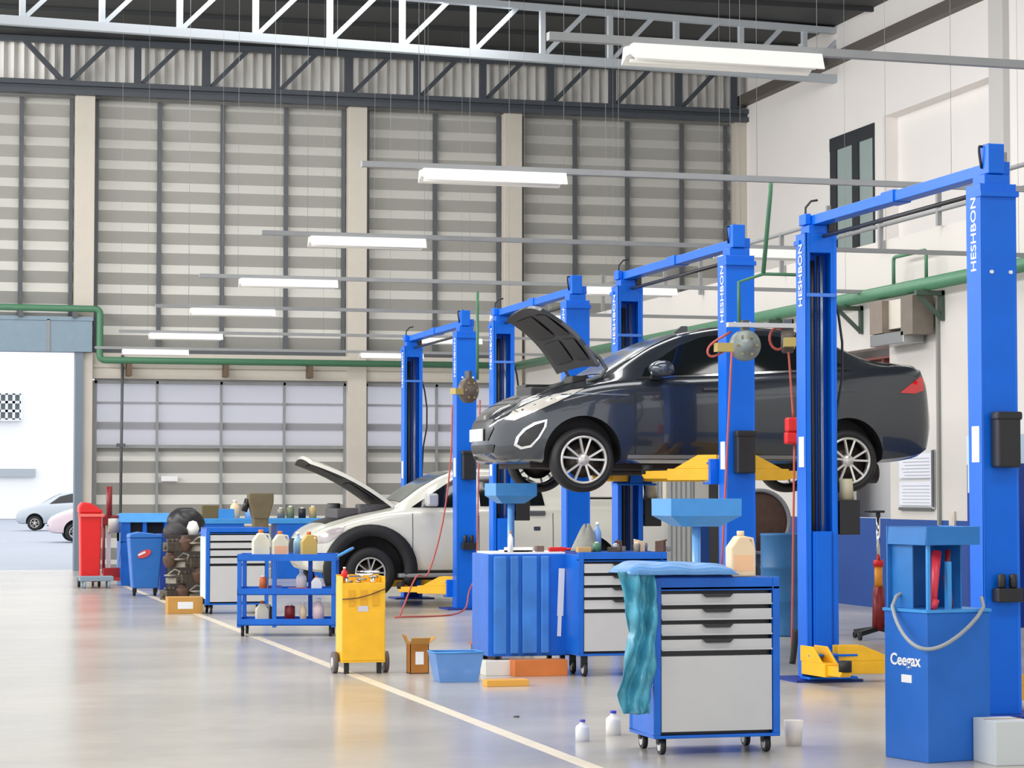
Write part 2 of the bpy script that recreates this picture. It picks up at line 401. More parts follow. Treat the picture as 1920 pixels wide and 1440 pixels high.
# ================================================================ CARS
def catmull(xs, ys, q):
    out = []
    for x in q:
        i = int(np.clip(np.searchsorted(xs, x) - 1, 0, len(xs) - 2)); h = xs[i + 1] - xs[i]; t = (x - xs[i]) / h
        def sl(j):
            if j <= 0: return (ys[1] - ys[0]) / (xs[1] - xs[0])
            if j >= len(xs) - 1: return (ys[-1] - ys[-2]) / (xs[-1] - xs[-2])
            a = (ys[j] - ys[j - 1]) / (xs[j] - xs[j - 1]); b = (ys[j + 1] - ys[j]) / (xs[j + 1] - xs[j])
            return 0 if a * b <= 0 else 2 * a * b / (a + b)
        m0, m1 = sl(i), sl(i + 1)
        out.append((2*t**3-3*t**2+1)*ys[i] + (t**3-2*t**2+t)*h*m0 + (-2*t**3+3*t**2)*ys[i+1] + (t**3-t**2)*h*m1)
    return out

def car_body(T, paint, arches, arch_r, parent, N=70):
    xs = T['x']; q = list(np.linspace(xs[0], xs[-1], N))
    q = sorted(set(q + [xs[0] + .02, xs[-1] - .02]))
    hw, zt, zb, be, tw = (catmull(xs, T[k], q) for k in ('hw', 'zt', 'zb', 'belt', 'tw'))
    rows = []
    for i, x in enumerate(q):
        h, t, b, e, w_ = hw[i], zt[i], zb[i], be[i], tw[i]
        half = [(0, b), (h * .82, b), (h * .955, b + .035), (h * .985, b + .12), (h, b + (e - b) * .38), (h * .998, b + (e - b) * .62), (h * .985, e - .09), (h * .965, e - .02), (h * .93, e + .012)]
        sx, sz = half[-1]; ez = t - .05 if t - .05 > sz + .01 else sz + (t - sz) * .5
        for u in (.3, .6, .85): half.append((sx + (w_ - sx) * u, sz + (ez - sz) * (u ** .93)))
        half += [(w_, ez), (w_ * .93, ez + (t - ez) * .55), (w_ * .75, ez + (t - ez) * .85), (w_ * .4, t), (0, t)]
        rows.append([(x, -y, z) for y, z in half] + [(x, y, z) for y, z in half[-2:0:-1]])
    M_ = len(rows[0]); mb = MB(); vs = [v for r in rows for v in r]
    fs = [(i * M_ + j, i * M_ + (j + 1) % M_, (i + 1) * M_ + (j + 1) % M_, (i + 1) * M_ + j) for i in range(len(rows) - 1) for j in range(M_)]
    fs += [tuple(range(M_)), tuple(range((len(rows) - 1) * M_, len(rows) * M_))[::-1]]
    mb.add(vs, fs, 0, True)
    body = mb.build('body', [paint, BLACK], parent)
    cuts = MB()
    for ax_, az in arches:
        for s in (-1, 1):
            y0, y1 = s * (T['HW'] - .27), s * (T['HW'] + .3)
            c_ = MB().cyl((ax_, y0, az), (ax_, y1, az), arch_r, n=40); cuts.add(c_.v, c_.f, 0)
    cut = cuts.build('cut', BLACK); cut.matrix_world = parent.matrix_world
    md = body.modifiers.new('b', 'BOOLEAN'); md.object = cut; md.solver = 'EXACT'; md.operation = 'DIFFERENCE'; md.material_mode = 'TRANSFER'
    cut.parent = parent
    bpy.context.view_layer.update()
    dg = bpy.context.evaluated_depsgraph_get(); me = bpy.data.meshes.new_from_object(body.evaluated_get(dg), depsgraph=dg)
    body.modifiers.clear(); old = body.data; body.data = me; me.name = 'body'
    bpy.data.meshes.remove(old); bpy.data.objects.remove(cut)
    # sharp arch edges, smooth elsewhere
    for p in me.polygons: p.use_smooth = True
    me.set_sharp_from_angle(angle=R(38))
    bm = bmesh.new(); bm.from_mesh(me); tree = BVHTree.FromBMesh(bm); bm.free()
    return body, tree

def poly_patch(tree, poly, mode, off, name, material, parent, grid=.07, thick=0.0, s=-1, label=None):
    """project a 2-D outline on the body. mode 'side': (x,z) along y; 'front': (y,z) along +x; 'rear'; 'top': (x,y)"""
    P = [Vector(p) for p in poly]; n = len(P)
    xs = [p.x for p in P]; ys = [p.y for p in P]; pts = list(P)
    E_ = []
    dense = []
    for i in range(n):
        a, b = P[i], P[(i + 1) % n]; k = max(1, int((b - a).length / grid))
        for j in range(k): dense.append(a.lerp(b, j / k))
    pts = dense; m = len(pts); E_ = [(i, (i + 1) % m) for i in range(m)]
    def inside(p):
        c_ = False
        for i in range(m):
            a, b = dense[i], dense[(i + 1) % m]
            if (a.y > p.y) != (b.y > p.y) and p.x < (b.x - a.x) * (p.y - a.y) / (b.y - a.y) + a.x: c_ = not c_
        return c_
    x = min(xs) + grid / 2
    while x < max(xs):
        y = min(ys) + grid / 2
        while y < max(ys):
            p = Vector((x, y))
            if inside(p) and min((p - d).length for d in dense) > grid * .35: pts.append(p)
            y += grid
        x += grid
    V, _, Fc = delaunay_2d_cdt(pts, E_, [], 1, 1e-5)[:3]
    vs = []
    for v in V:
        if mode == 'side': o, d = Vector((v.x, s * 3, v.y)), Vector((0, -s, 0))
        elif mode == 'front': o, d = Vector((-3, v.x, v.y)), Vector((1, 0, 0))
        elif mode == 'rear': o, d = Vector((9, v.x, v.y)), Vector((-1, 0, 0))
        else: o, d = Vector((v.x, v.y, 5)), Vector((0, 0, -1))
        h = tree.ray_cast(o, d)
        if h[0] is None:
            h = tree.find_nearest(Vector((o.x if mode in ('side', 'top') else (0 if mode == 'front' else 4.6), 0 if mode == 'side' else o.y, o.z if mode != 'top' else 1)))
        vs.append(h[0] - d * off)
    mb = MB(); mb.add(vs, [tuple(f) for f in Fc], 0, True)
    o = mb.build(name, material, parent, fix=False, label=label)
    return o

def make_wheel(parent, x, y, z, r, w_, s, rim_r, spokes=5, rimm=None, name='wheel'):
    """tyre is the part; rim, brake disc are its sub-parts"""
    rimm = rimm or mat('alloy', (208, 206, 200), .3, .55)
    ty = MB().lathe([(rim_r, -w_ / 2 + .01), (rim_r + .03, -w_ / 2), (r - .03, -w_ / 2 + .005), (r, -w_ / 2 + .04), (r, w_ / 2 - .04), (r - .03, w_ / 2 - .005), (rim_r + .03, w_ / 2), (rim_r, w_ / 2 - .01), (rim_r, -w_ / 2 + .01)], n=48, ax='y')
    t = ty.build(name, BLACK, parent); t.location = (x, y, z)
    q = s * w_ / 2
    rm = MB().lathe([(rim_r, q * .2), (rim_r - .005, q), (rim_r - .025, q + s * .006), (rim_r - .03, q * .8), (rim_r - .02, q * .2)], n=48, ax='y')
    for k in range(spokes):
        a = 2 * math.pi * k / spokes + .25
        for da in (-.17, .17):
            b0, b1 = a + da * .7, a + da * 1.5
            p0 = (math.cos(b0) * rim_r * .16, q * .82, math.sin(b0) * rim_r * .16); p1 = (math.cos(b1) * (rim_r - .015), q * .92, math.sin(b1) * (rim_r - .015))
            bar(rm, p0, p1, rim_r * .085)
    rm.lathe([(0, q + s * .0), (rim_r * .2, q), (rim_r * .27, q * .7), (rim_r * .27, q * .4)], n=20, ax='y')
    rm.build('rim', rimm, t)
    MB().lathe([(0, q * .25), (rim_r * .72, q * .25), (rim_r * .72, q * .1), (0, q * .1)], n=28, ax='y').build('brake_disc', mat('brake_metal', (70, 62, 56), .4, .7), t)
    return t

# ---- dark sedan on the second lift
SED = dict(HW=.9,
    x=[.09, .14, .22, .36, .55, .85, 1.12, 1.38, 1.72, 2.1, 2.55, 3.1, 3.6, 4.0, 4.3, 4.47, 4.54, 4.60],
    hw=[.34, .48, .61, .73, .83, .9, .91, .91, .91, .91, .91, .91, .91, .89, .86, .82, .78, .70],
    zt=[.66, .75, .82, .89, .97, 1.06, 1.13, 1.28, 1.47, 1.60, 1.66, 1.64, 1.50, 1.34, 1.30, 1.285, 1.16, .95],
    zb=[.42, .33, .29, .28, .28, .28, .28, .28, .28, .28, .28, .28, .28, .29, .32, .36, .40, .50],
    belt=[.60, .68, .74, .82, .90, .99, 1.05, 1.08, 1.10, 1.12, 1.14, 1.17, 1.20, 1.23, 1.24, 1.21, 1.08, .88],
    tw=[.24, .36, .46, .56, .64, .70, .72, .69, .63, .60, .59, .585, .59, .66, .70, .68, .62, .54])
CARP = mat('dark_slate_car_paint', (44, 50, 58), 0.25, 0.35, coat=1.0)
def fender_line(poly, **k): return poly
ZL = 1.607
c1 = thing('car', (5.60, 23.05, ZL), 'dark blue-grey sedan raised on a blue lift with its bonnet open', 'car')
AR = [(.91, .36), (3.64, .36)]
body, tr = car_body(SED, CARP, AR, .375, c1)
# glass
WS = [(1.18, -.62), (1.2, 0), (1.18, .62), (1.5, .63), (1.98, .53), (2.02, 0), (1.98, -.53), (1.5, -.63)]
poly_patch(tr, WS, 'top', .006, 'windscreen', mat('windscreen_glass', (96, 104, 108), .16, spec=.4), c1)
RW = [(3.5, -.5), (3.48, 0), (3.5, .5), (3.98, .58), (4.0, 0), (3.98, -.58)]
poly_patch(tr, RW, 'top', .006, 'rear_window', GLASSD, c1)
for s in (-1, 1):
    poly_patch(tr, [(1.52, 1.13), (1.56, 1.20), (1.95, 1.44), (2.2, 1.53), (2.42, 1.56), (2.42, 1.17)], 'side', .006, 'side_window', GLASSD, c1, s=s)
    poly_patch(tr, [(2.48, 1.17), (2.48, 1.56), (3.0, 1.55), (3.18, 1.49), (3.18, 1.21)], 'side', .006, 'side_window', GLASSD, c1, s=s)
    poly_patch(tr, [(3.22, 1.22), (3.22, 1.475), (3.45, 1.38), (3.62, 1.26)], 'side', .006, 'side_window', GLASSD, c1, s=s)
    poly_patch(tr, [(1.45, 1.095), (1.47, 1.115), (3.66, 1.235), (3.68, 1.215)], 'side', .010, 'belt_trim', CHROME, c1, s=s, grid=.1)
    for xx_ in (1.42, 2.45, 3.42):
        top = 1.08 if xx_ < 2 else 1.15
        poly_patch(tr, [(xx_, .5 if xx_ > 3 else .34), (xx_ + .012, .5 if xx_ > 3 else .34), (xx_ + .012, top), (xx_, top)], 'side', .002, 'door_gap', BLKP, c1, s=s, grid=.05)
    poly_patch(tr, [(1.35, .31), (1.35, .36), (3.22, .36), (3.22, .31)], 'side', .012, 'sill_trim', MGREY, c1, s=s, grid=.1)
    # door handles
    for hx in (2.2, 3.2):
        h = tr.ray_cast(Vector((hx, s * 3, 1.0)), Vector((0, -s, 0)))[0]
        MB().obox((hx, h.y + s * .018, 1.0), (.17, .025, .03)).build('door_handle', CARP, c1, bevel=.01)
    # mirrors
    mm = MB().lathe([(0, -.13), (.06, -.12), (.095, -.05), (.098, .05), (.07, .11), (0, .125)], n=20, ax='y'); 
    mo = mm.build('door_mirror', mat('mirror_shell', (64, 72, 84), .25, .3, coat=1), c1); mo.location = (1.66, s * 1.01, 1.19); mo.scale = (1.25, 1, .85)
    MB().box(1.58, 1.68, s * .86 - .05, s * .86 + .08, 1.09, 1.13).build('mirror_stalk', BLKP, c1, bevel=.01)
    # lamps
    poly_patch(tr, [(.20, .70), (.28, .79), (.5, .89), (.80, .985), (.92, 1.0), (.66, .87), (.42, .76), (.28, .69)], 'side', .008, 'headlamp', mat('headlamp_lens', (214, 210, 200), .1, .2, coat=1), c1, s=s, grid=.05)
    poly_patch(tr, [(4.20, .99), (4.33, 1.08), (4.45, 1.16), (4.49, 1.14), (4.49, 1.02), (4.38, .985)], 'side', .008, 'tail_lamp', mat('tail_lamp_lens', (205, 30, 36), .15, coat=1), c1, s=s, grid=.05)
    poly_patch(tr, [(.27, .45), (.29, .53), (.35, .61), (.44, .67), (.56, .70), (.55, .63), (.49, .52), (.42, .43), (.33, .41)], 'side', .010, 'fog_lamp_bezel', CHROME, c1, s=s, grid=.04)
    poly_patch(tr, [(.295, .46), (.315, .53), (.37, .595), (.45, .645), (.535, .675), (.525, .625), (.47, .525), (.405, .45), (.335, .435)], 'side', .016, 'fog_lamp', BLKP, c1, s=s, grid=.04)
    poly_patch(tr, [(.35, .925), (.9, .955), (1.36, .945), (1.36, .93), (.9, .942), (.35, .915)], 'side', .006, 'crease_line', mat('crease_highlight', (110, 120, 132), .2, .5), c1, s=s, grid=.06)  # highlight along the body crease, painted as a pale strip
# front fascia
poly_patch(tr, [(-.36, .50), (.36, .50), (.44, .62), (.38, .71), (-.38, .71), (-.44, .62)], 'front', .008, 'grille', BLKP, c1)
poly_patch(tr, [(-.42, .38), (.42, .38), (.46, .46), (-.46, .46)], 'front', .008, 'lower_grille', BLKP, c1)
MB().box(.055, .07, -.25, .25, .50, .62).build('number_plate', PAPER, c1)
MB().box(4.60, 4.62, -.26, .26, .75, .87).build('number_plate', PAPER, c1)
poly_patch(tr, [(.30, -.52), (.30, .52), (1.08, .62), (1.08, -.62)], 'top', .004, 'engine_bay', BLKP, c1)
# bonnet: curved panel propped up
def bonnet(parent, hinge, tip, hwid, twid, paint, under, thick=.035):
    N_, K_ = 10, 12; ax_ = Vector((tip[0] - hinge[0], 0, tip[1] - hinge[1])); L = ax_.length; u = ax_.normalized(); nrm = Vector((-u.z, 0, u.x)) 
    if nrm.x < 0: nrm = -nrm     # outer face looks back and up
    def surf(i, j, o):
        t = i / N_; v = -1 + 2 * j / K_; ww = hwid + (twid - hwid) * (t ** 2.0)
        p = Vector((hinge[0], 0, hinge[1])) + u * (L * t * (1 - .05 * v * v * t)) + nrm * (.05 * math.sin(math.pi * t) - .05 * v * v - .04 * t * t + o)
        p.y = ww * v; return p
    mb = MB(); g = lambda o: [surf(i, j, o) for i in range(N_ + 1) for j in range(K_ + 1)]
    W_ = K_ + 1; fs = [(i * W_ + j, i * W_ + j + 1, (i + 1) * W_ + j + 1, (i + 1) * W_ + j) for i in range(N_) for j in range(K_)]
    mb.add(g(0), fs, 0, True)
    n0 = W_ * (N_ + 1); ring = [j for j in range(W_)] + [i * W_ + K_ for i in range(1, N_ + 1)] + [N_ * W_ + j for j in range(K_ - 1, -1, -1)] + [i * W_ for i in range(N_ - 1, 0, -1)]
    a = g(0); b = g(-thick); vs = a + b; mb.add(vs, [(ring[k], ring[(k + 1) % len(ring)], ring[(k + 1) % len(ring)] + n0, ring[k] + n0) for k in range(len(ring))], 0)
    o = mb.build('bonnet', [paint], parent, fix=False)
    m2 = MB(); m2.add(g(-thick), fs, 0, True)
    for t0, t1 in ((.12, .42), (.5, .86)):
        for v0, v1 in ((-.8, -.08), (.08, .8)):
            q_ = []
            for (t, v) in ((t0, v0), (t0, v1), (t1, v1), (t1, v0)):
                ww = hwid + (twid - hwid) * (t ** 2.0); p = Vector((hinge[0], 0, hinge[1])) + u * L * t + nrm * (.05 * math.sin(math.pi * t) - .05 * v * v - .04 * t * t - thick - .012); p.y = ww * v; q_.append(p)
            m2.add(q_, [(0, 1, 2, 3)], 1)
    m2.build('bonnet_liner', under, o, fix=False)
    return o
bonnet(c1, (1.16, 1.27), (.60, 1.87), .73, .66, CARP, [mat('bonnet_underside', (46, 46, 48), .6), BLACK])
for s in (-1, 1): MB().tube([(1.0, s * .68, 1.08), (1.14, s * .68, 1.12), (1.2, s * .68, 1.2), (1.14, s * .66, 1.3), (1.0, s * .64, 1.42)], .02).build('bonnet_hinge', DGREY, c1)
eb = MB().box(.5, .9, -.45, .1, .86, 1.03).box(.6, 1.0, .15, .5, .85, 1.08).box(.9, 1.08, -.5, -.2, .9, 1.14)
eb.cyl((.42, -.3, .89), (.42, .3, .89), .04); eb.build('engine', [mat('engine_cover', (40, 40, 42), .5)], c1, bevel=.02)
# underbody
ub = MB().box(.9, 3.9, -.55, .55, .22, .30).box(.45, 1.2, -.6, .6, .235, .3); ub.cyl((1.2, .2, .2), (4.3, .2, .22), .035); ub.cyl((3.9, .1, .2), (4.35, .1, .2), .11); ub.cyl((3.64, -.7, .31), (3.64, .7, .31), .04); ub.cyl((.91, -.7, .31), (.91, .7, .31), .03)
ub.box(3.2, 3.9, -.5, .3, .14, .24)
ub.build('underbody', mat('underbody_metal', (58, 50, 46), .6, .3, var=.3), c1)
MB().prism([(2.08, 1.585), (2.26, 1.62), (2.26, 1.68), (2.2, 1.68)], 'y', -.02, .02).build('roof_aerial', DGREY, c1)
for wx in (.91, 3.64):
    for s in (-1, 1): make_wheel(c1, wx, s * .80, .31, .312, .2, s, .238)

# ---- pale pickup on the far lift
PK = dict(HW=.93,
    x=[0, .06, .18, .4, .8, 1.15, 1.35, 1.7, 2.15, 2.6, 3.3, 3.72, 3.80, 3.86, 4.3, 5.0, 5.25, 5.3],
    hw=[.60, .72, .83, .90, .92, .93, .93, .93, .93, .93, .93, .93, .93, .93, .93, .92, .90, .88],
    zt=[.84, .93, 1.01, 1.10, 1.20, 1.27, 1.36, 1.60, 1.80, 1.84, 1.82, 1.76, 1.60, 1.42, 1.42, 1.42, 1.42, 1.38],
    zb=[.50, .42, .38, .37, .37, .37, .37, .37, .37, .37, .37, .37, .37, .37, .40, .45, .48, .5],
    belt=[.76, .85, .93, 1.02, 1.14, 1.21, 1.23, 1.25, 1.26, 1.27, 1.28, 1.29, 1.29, 1.29, 1.30, 1.30, 1.30, 1.25],
    tw=[.5, .58, .66, .72, .76, .78, .76, .70, .66, .65, .66, .68, .76, .86, .87, .87, .86, .84])
PKP = mat('pale_silver_car_paint', (222, 220, 208), .28, .1, coat=.8)
c2 = thing('car', (5.70, 34.0, .11), 'white pickup with black wheel arch flares and open bonnet on the farthest lift', 'car')
body2, tr2 = car_body(PK, PKP, [(.90, .40), (4.05, .40)], .50, c2)
poly_patch(tr2, [(1.36, -.66), (1.38, 0), (1.36, .66), (1.7, .64), (2.1, .58), (2.13, 0), (2.1, -.58), (1.7, -.64)], 'top', .008, 'windscreen', mat('grey_windscreen', (104, 110, 104), .15), c2)
for s in (-1, 1):
    poly_patch(tr2, [(1.50, 1.285), (1.75, 1.44), (2.15, 1.69), (2.42, 1.75), (2.42, 1.285)], 'side', .008, 'side_window', GLASSD, c2, s=s)
    poly_patch(tr2, [(2.5, 1.30), (2.5, 1.73), (3.2, 1.72), (3.4, 1.62), (3.45, 1.31)], 'side', .008, 'side_window', GLASSD, c2, s=s)
    for xx_ in (1.5, 2.46, 3.55): poly_patch(tr2, [(xx_, .5), (xx_ + .012, .5), (xx_ + .012, 1.2), (xx_, 1.2)], 'side', .002, 'door_gap', DGREY, c2, s=s, grid=.05)
    h = tr2.ray_cast(Vector((3.32, s * 3, 1.12)), Vector((0, -s, 0)))[0]
    MB().obox((3.32, h.y + s * .02, 1.2), (.24, .03, .07)).build('door_handle', DGREY, c2, bevel=.015)
    MB().obox((3.32, h.y + s * .005, .98), (.10, .02, .06)).build('lock_plate', mat('blue_black', (50, 56, 84), .4), c2, bevel=.01)
    fr = MB(); pr = []
    for k in range(25):
        a = math.pi * (-.12 + 1.24 * k / 24); pr.append((.90 + math.cos(a) * .485, .40 + math.sin(a) * .485))
    po = [(.90 + math.cos(math.pi * (-.12 + 1.24 * k / 24)) * .67, .40 + math.sin(math.pi * (-.12 + 1.24 * k / 24)) * .65) for k in range(25)]
    y0, y1 = s * .90, s * 1.0
    vs = []
    for k in range(25): vs += [(pr[k][0], y0, pr[k][1]), (pr[k][0], y1, pr[k][1]), (po[k][0], y1 - s * .02, po[k][1]), (po[k][0], y0, po[k][1])]
    fr.add(vs, [(k * 4 + j, k * 4 + (j + 1) % 4, k * 4 + 4 + (j + 1) % 4, k * 4 + 4 + j) for k in range(24) for j in range(4)], 0, True)
    fr.add(vs[:4], [(0, 1, 2, 3)]); fr.add(vs[-4:], [(0, 1, 2, 3)])
    fr.build('arch_flare', mat('flare_plastic', (22, 23, 27), .65), c2)
    poly_patch(tr2, [(.10, .78), (.16, .88), (.34, .98), (.55, 1.04), (.5, .93), (.3, .80)], 'side', .012, 'headlamp', mat('truck_lamp_lens', (190, 180, 180), .15, coat=1), c2, s=s, grid=.05)
    mo = MB().box(1.66, 1.82, s * 1.0 - (.02 if s > 0 else .2), s * 1.0 + (.2 if s > 0 else .02), 1.30, 1.48).build('door_mirror', mat('mirror_silver', (196, 196, 196), .25, .3), c2, bevel=.03)
    MB().box(1.3, 3.6, s * .9 - .1, s * .9 + .1, .30, .36).build('side_step', MGREY, c2, bevel=.02)
poly_patch(tr2, [(-.55, .62), (.55, .62), (.6, .84), (-.6, .84)], 'front', .01, 'grille', BLKP, c2)
poly_patch(tr2, [(.3, -.62), (.3, .62), (1.28, .7), (1.28, -.7)], 'top', .005, 'engine_bay', BLKP, c2)
MB().box(.5, 1.1, -.5, .45, 1.12, 1.27).cyl((.6, .3, 1.2), (.6, .3, 1.34), .1).box(.8, 1.25, -.62, -.3, 1.15, 1.33).build('engine', mat('engine_grey', (88, 86, 88), .6, var=.3, scale=20), c2, bevel=.02)
bonnet(c2, (1.30, 1.36), (.10, 2.05), .78, .66, PKP, [mat('dark_underside', (60, 58, 56), .6), BLACK], .05)
MB().box(3.95, 5.2, -.8, .8, 1.425, 1.43).build('bed_cover', DGREY, c2)
MB().box(.8, 4.9, -.5, .5, .25, .37).cyl((.9, -.75, .38), (.9, .75, .38), .04).cyl((4.05, -.75, .38), (4.05, .75, .38), .06).build('underbody', BLACK, c2)
for wx in (.90, 4.05):
    for s in (-1, 1): make_wheel(c2, wx, s * .83, .37, .365, .24, s, .225, rimm=mat('alloy_grey', (180, 178, 172), .35, .5))

# ================================================================ LIFTS
def arm(mb, p0, p1, z, w0=.15, h=.11, gus=.13):
    p0 = Vector((p0[0], p0[1], z)); p1 = Vector((p1[0], p1[1], z)); d = (p1 - p0); L = d.length; a = math.atan2(d.y, d.x)
    M = Matrix.Translation(p0) @ Matrix.Rotation(a, 4, 'Z')
    def pr(poly, y0, y1):
        n_ = len(poly); vs = [M @ Vector((u, y, v)) for y in (y0, y1) for u, v in poly]
        mb.add(vs, [tuple(range(n_)), tuple(range(n_, 2 * n_))[::-1]] + [(i, n_ + i, n_ + (i + 1) % n_, (i + 1) % n_) for i in range(n_)])
    pr([(-.08, 0), (L * .62, 0), (L * .62, h), (-.08, h)], -w0 / 2, w0 / 2)
    pr([(L * .5, .015), (L, .015), (L + .03, .05), (L, h - .02), (L * .5, h - .015)], -w0 / 2 + .025, w0 / 2 - .025)
    for y in (-w0 / 2, w0 / 2 - .02): pr([(-.1, h), (.05, h), (L * .52, h), (.12, h + gus), (-.1, h + gus)], y, y + .02)
def make_lift(Yn, Yf, carr, ends, label, powered=True):
    y0 = (Yn + Yf + .22) / 2; rt = thing('two_post_lift', (7.76, y0, 0), label, 'car lift', group='blue two post car lifts')
    for (yb, s, nm) in ((Yn - y0, 1, 'near'), (Yf + .22 - y0, -1, 'far')):
        D = lambda d: yb + s * d
        def bx(m, x0, x1, d0, d1, z0, z1): a, b = sorted((D(d0), D(d1))); m.box(x0, x1, a, b, z0, z1)
        c = MB()
        bx(c, -.14, .14, 0, .02, .02, 3.83); bx(c, -.14, -.12, 0, .22, .02, 3.83); bx(c, .12, .14, 0, .22, .02, 3.83)
        bx(c, -.14, -.095, .20, .22, .02, 3.83); bx(c, .095, .14, .20, .22, .02, 3.83); bx(c, -.119, .119, .021, .215, 3.66, 3.829)
        bx(c, -.10, .10, .012, .208, 3.82, 3.90)
        co = c.build('column', BLUE, rt, bevel=.006)
        m = MB(); bx(m, -.13, .13, .215, .235, 3.28, 3.31); m.build('stiffener', mat('pale_blue_paint', (70, 126, 222), .35), co)
        m = MB(); bx(m, -.15, .15, -.03, .1, 3.735, 3.775); m.build('top_shelf', BLUE, co)
        m = MB(); bx(m, -.3, .3, -.18, .38, 0, .02); m.build('base_plate', NAVY, rt)
        # lettering on the aisle side of the column
        m = MB(); M = Matrix.Translation((-.142, D(.11), 3.47)) @ Matrix(((0, 0, -1, 0), (-1, 0, 0, 0), (0, 1, 0, 0), (0, 0, 0, 1))) @ Matrix.Rotation(math.pi / 2, 4, 'Z')
        add_text(m, 'HESHBON', .12, M, bold=.0012); m.build('lettering', PAPER, co, fix=False, label='white vertical lettering')
        m = MB(); bx(m, -.143, -.14, .05, .17, 1.82, 2.08); m.build('sticker', PAPER, co)
        # inside: cylinder, chain, cable
        m = MB(); m.cyl((-.045, D(.12), .3), (-.045, D(.12), 3.6), .028, n=12); m.cyl((.0, D(.15), .1), (.0, D(.15), 3.64), .010, n=6)
        m.build('hydraulic_cylinder', BLKP, rt)
        m = MB(); m.cyl((.045, D(.14), .1), (.045, D(.14), 3.64), .007, n=6); m.cyl((.025, D(.16), .1), (.025, D(.16), 3.64), .005, n=6); m.build('cable', STEEL, rt)
        m = MB(); bx(m, -.085, .085, .06, .24, carr, carr + 1.22); bx(m, -.07, .07, .24, .25, carr + .02, carr + 1.2)
        bx(m, -.22, .22, .24, .30, carr - .02, carr + .22); bx(m, -.22, .22, .30, .46, carr - .02, carr + .0); bx(m, -.22, .22, .30, .46, carr + .17, carr + .19); bx(m, -.07, .07, .30, .45, carr, carr + .17)
        ca = m.build('carriage', BLUE, rt, bevel=.004)
        for q in (-1, 1):
            e = ends[nm][0 if q < 0 else 1]
            m = MB(); arm(m, (q * .15, D(.38)), (e[0], D(e[1])), carr + .02); m.build('lift_arm', YEL, rt, bevel=.004)
            MB().cyl((e[0], D(e[1]), carr + .08), (e[0], D(e[1]), carr + .17), .055, n=14).build('lift_pad', BLACK, rt)
        if nm == 'near':
            m = MB(); bx(m, -.08, .10, -.13, 0, 1.78, 2.16); m.box(-.09, .11, *sorted((D(-.14), D(-.02))), 2.12, 2.18); m.build('lock_cover', BLKP, rt, bevel=.015)
            m = MB(); bx(m, -.08, .12, -.11, 0, .82, .92); m.cyl((-.03, D(-.06), .92), (-.03, D(-.06), 1.02), .03); m.cyl((.06, D(-.06), .92), (.06, D(-.06), 1.02), .03); m.build('junction_block', BLKP, rt, bevel=.01)
            m = MB()
            for bx_ in (-.06, .09): m.cyl((bx_, D(0), 3.19), (bx_, D(-.015), 3.19), .014, n=10)
            m.build('bolt', PAPER, co)
            m = MB(); bx(m, -.075, .05, -.005, .145, 3.905, 4.12); bx(m, .06, .12, .05, .15, 3.905, 4.0); m.build('pulley_housing', BLUE, rt, bevel=.006)
            m = MB().tube([(-.08 - .02 * math.sin(t * math.pi), D(.1), 3.95 + .16 * t + .06 * math.sin(t * math.pi)) for t in np.linspace(0, 1, 8)] + [(-.02, D(.1), 4.13), (.03, D(.1), 4.08)], .01); m.build('top_hose', BLKP, rt)
        else:
            m = MB(); bx(m, -.12, -.068, .02, .18, 3.905, 4.0); m.build('pulley_housing', BLUE, rt, bevel=.006)
            m = MB(); bx(m, .068, .13, .03, .24, 3.835, 3.97); m.build('limit_switch', BLKP, rt, bevel=.01)
            if powered:
                m = MB(); bx(m, .17, .36, .02, .2, 1.24, 1.54); bx(m, .14, .18, .05, .15, 1.3, 1.36); pu = m.build('power_unit', BLKP, rt, bevel=.01)
                MB().cyl((.26, D(.11), 1.54), (.26, D(.11), 1.72), .075, .06, n=16).build('pump_motor', mat('beige_motor', (186, 178, 150), .5), pu)
                m = MB().tube([(.16, D(.12), 3.3), (.2, D(.12), 3.15), (.235, D(.12), 2.9), (.235, D(.12), 2.6), (.18, D(.12), 2.3), (.16, D(.12), 1.9), (.2, D(.12), 1.6)], .012); m.build('hydraulic_hose', BLKP, rt)
            m = MB().tube([(-.09, D(.1), 3.98), (-.08, D(.08), 4.06), (-.03, D(.08), 4.12), (.03, D(.08), 4.13)], .01); m.build('top_hose', BLKP, rt)
    a, b = Yn - y0, Yf + .22 - y0
    MB().box(-.065, .065, a + .03, b - .03, 3.901, 3.985).box(-.08, .08, (a + b) / 2 - .12, (a + b) / 2 + .12, 3.895, 3.995).build('crossbeam', BLUE, rt, bevel=.005)
    MB().cyl((.02, a + .25, 3.80), (.02, b - .25, 3.80), .018).build('shut_off_bar', BLKP, rt)
    return rt
low = {'near': ((-.05, 1.0), (.9, .95)), 'far': ((-.1, .95), (.98, .42))}
hi = {'near': ((-.60, 1.0), (1.0, .85)), 'far': ((-.60, 1.0), (1.0, .85))}
make_lift(15.8, 19.2, .05, low, 'blue two post lift nearest the camera at the right edge, empty')
make_lift(21.2, 24.65, 1.70, hi, 'blue two post lift holding the dark sedan in the air')
make_lift(26.65, 30.1, .05, {'near': ((-.5, .9), (.8, .9)), 'far': ((-.5, .9), (.8, .9))}, 'blue two post lift between the raised sedan and the white pickup')
make_lift(32.15, 35.6, .18, {'near': ((-.75, .8), (.9, .8)), 'far': ((-.75, .8), (.9, .8))}, 'farthest blue two post lift, around the white pickup')

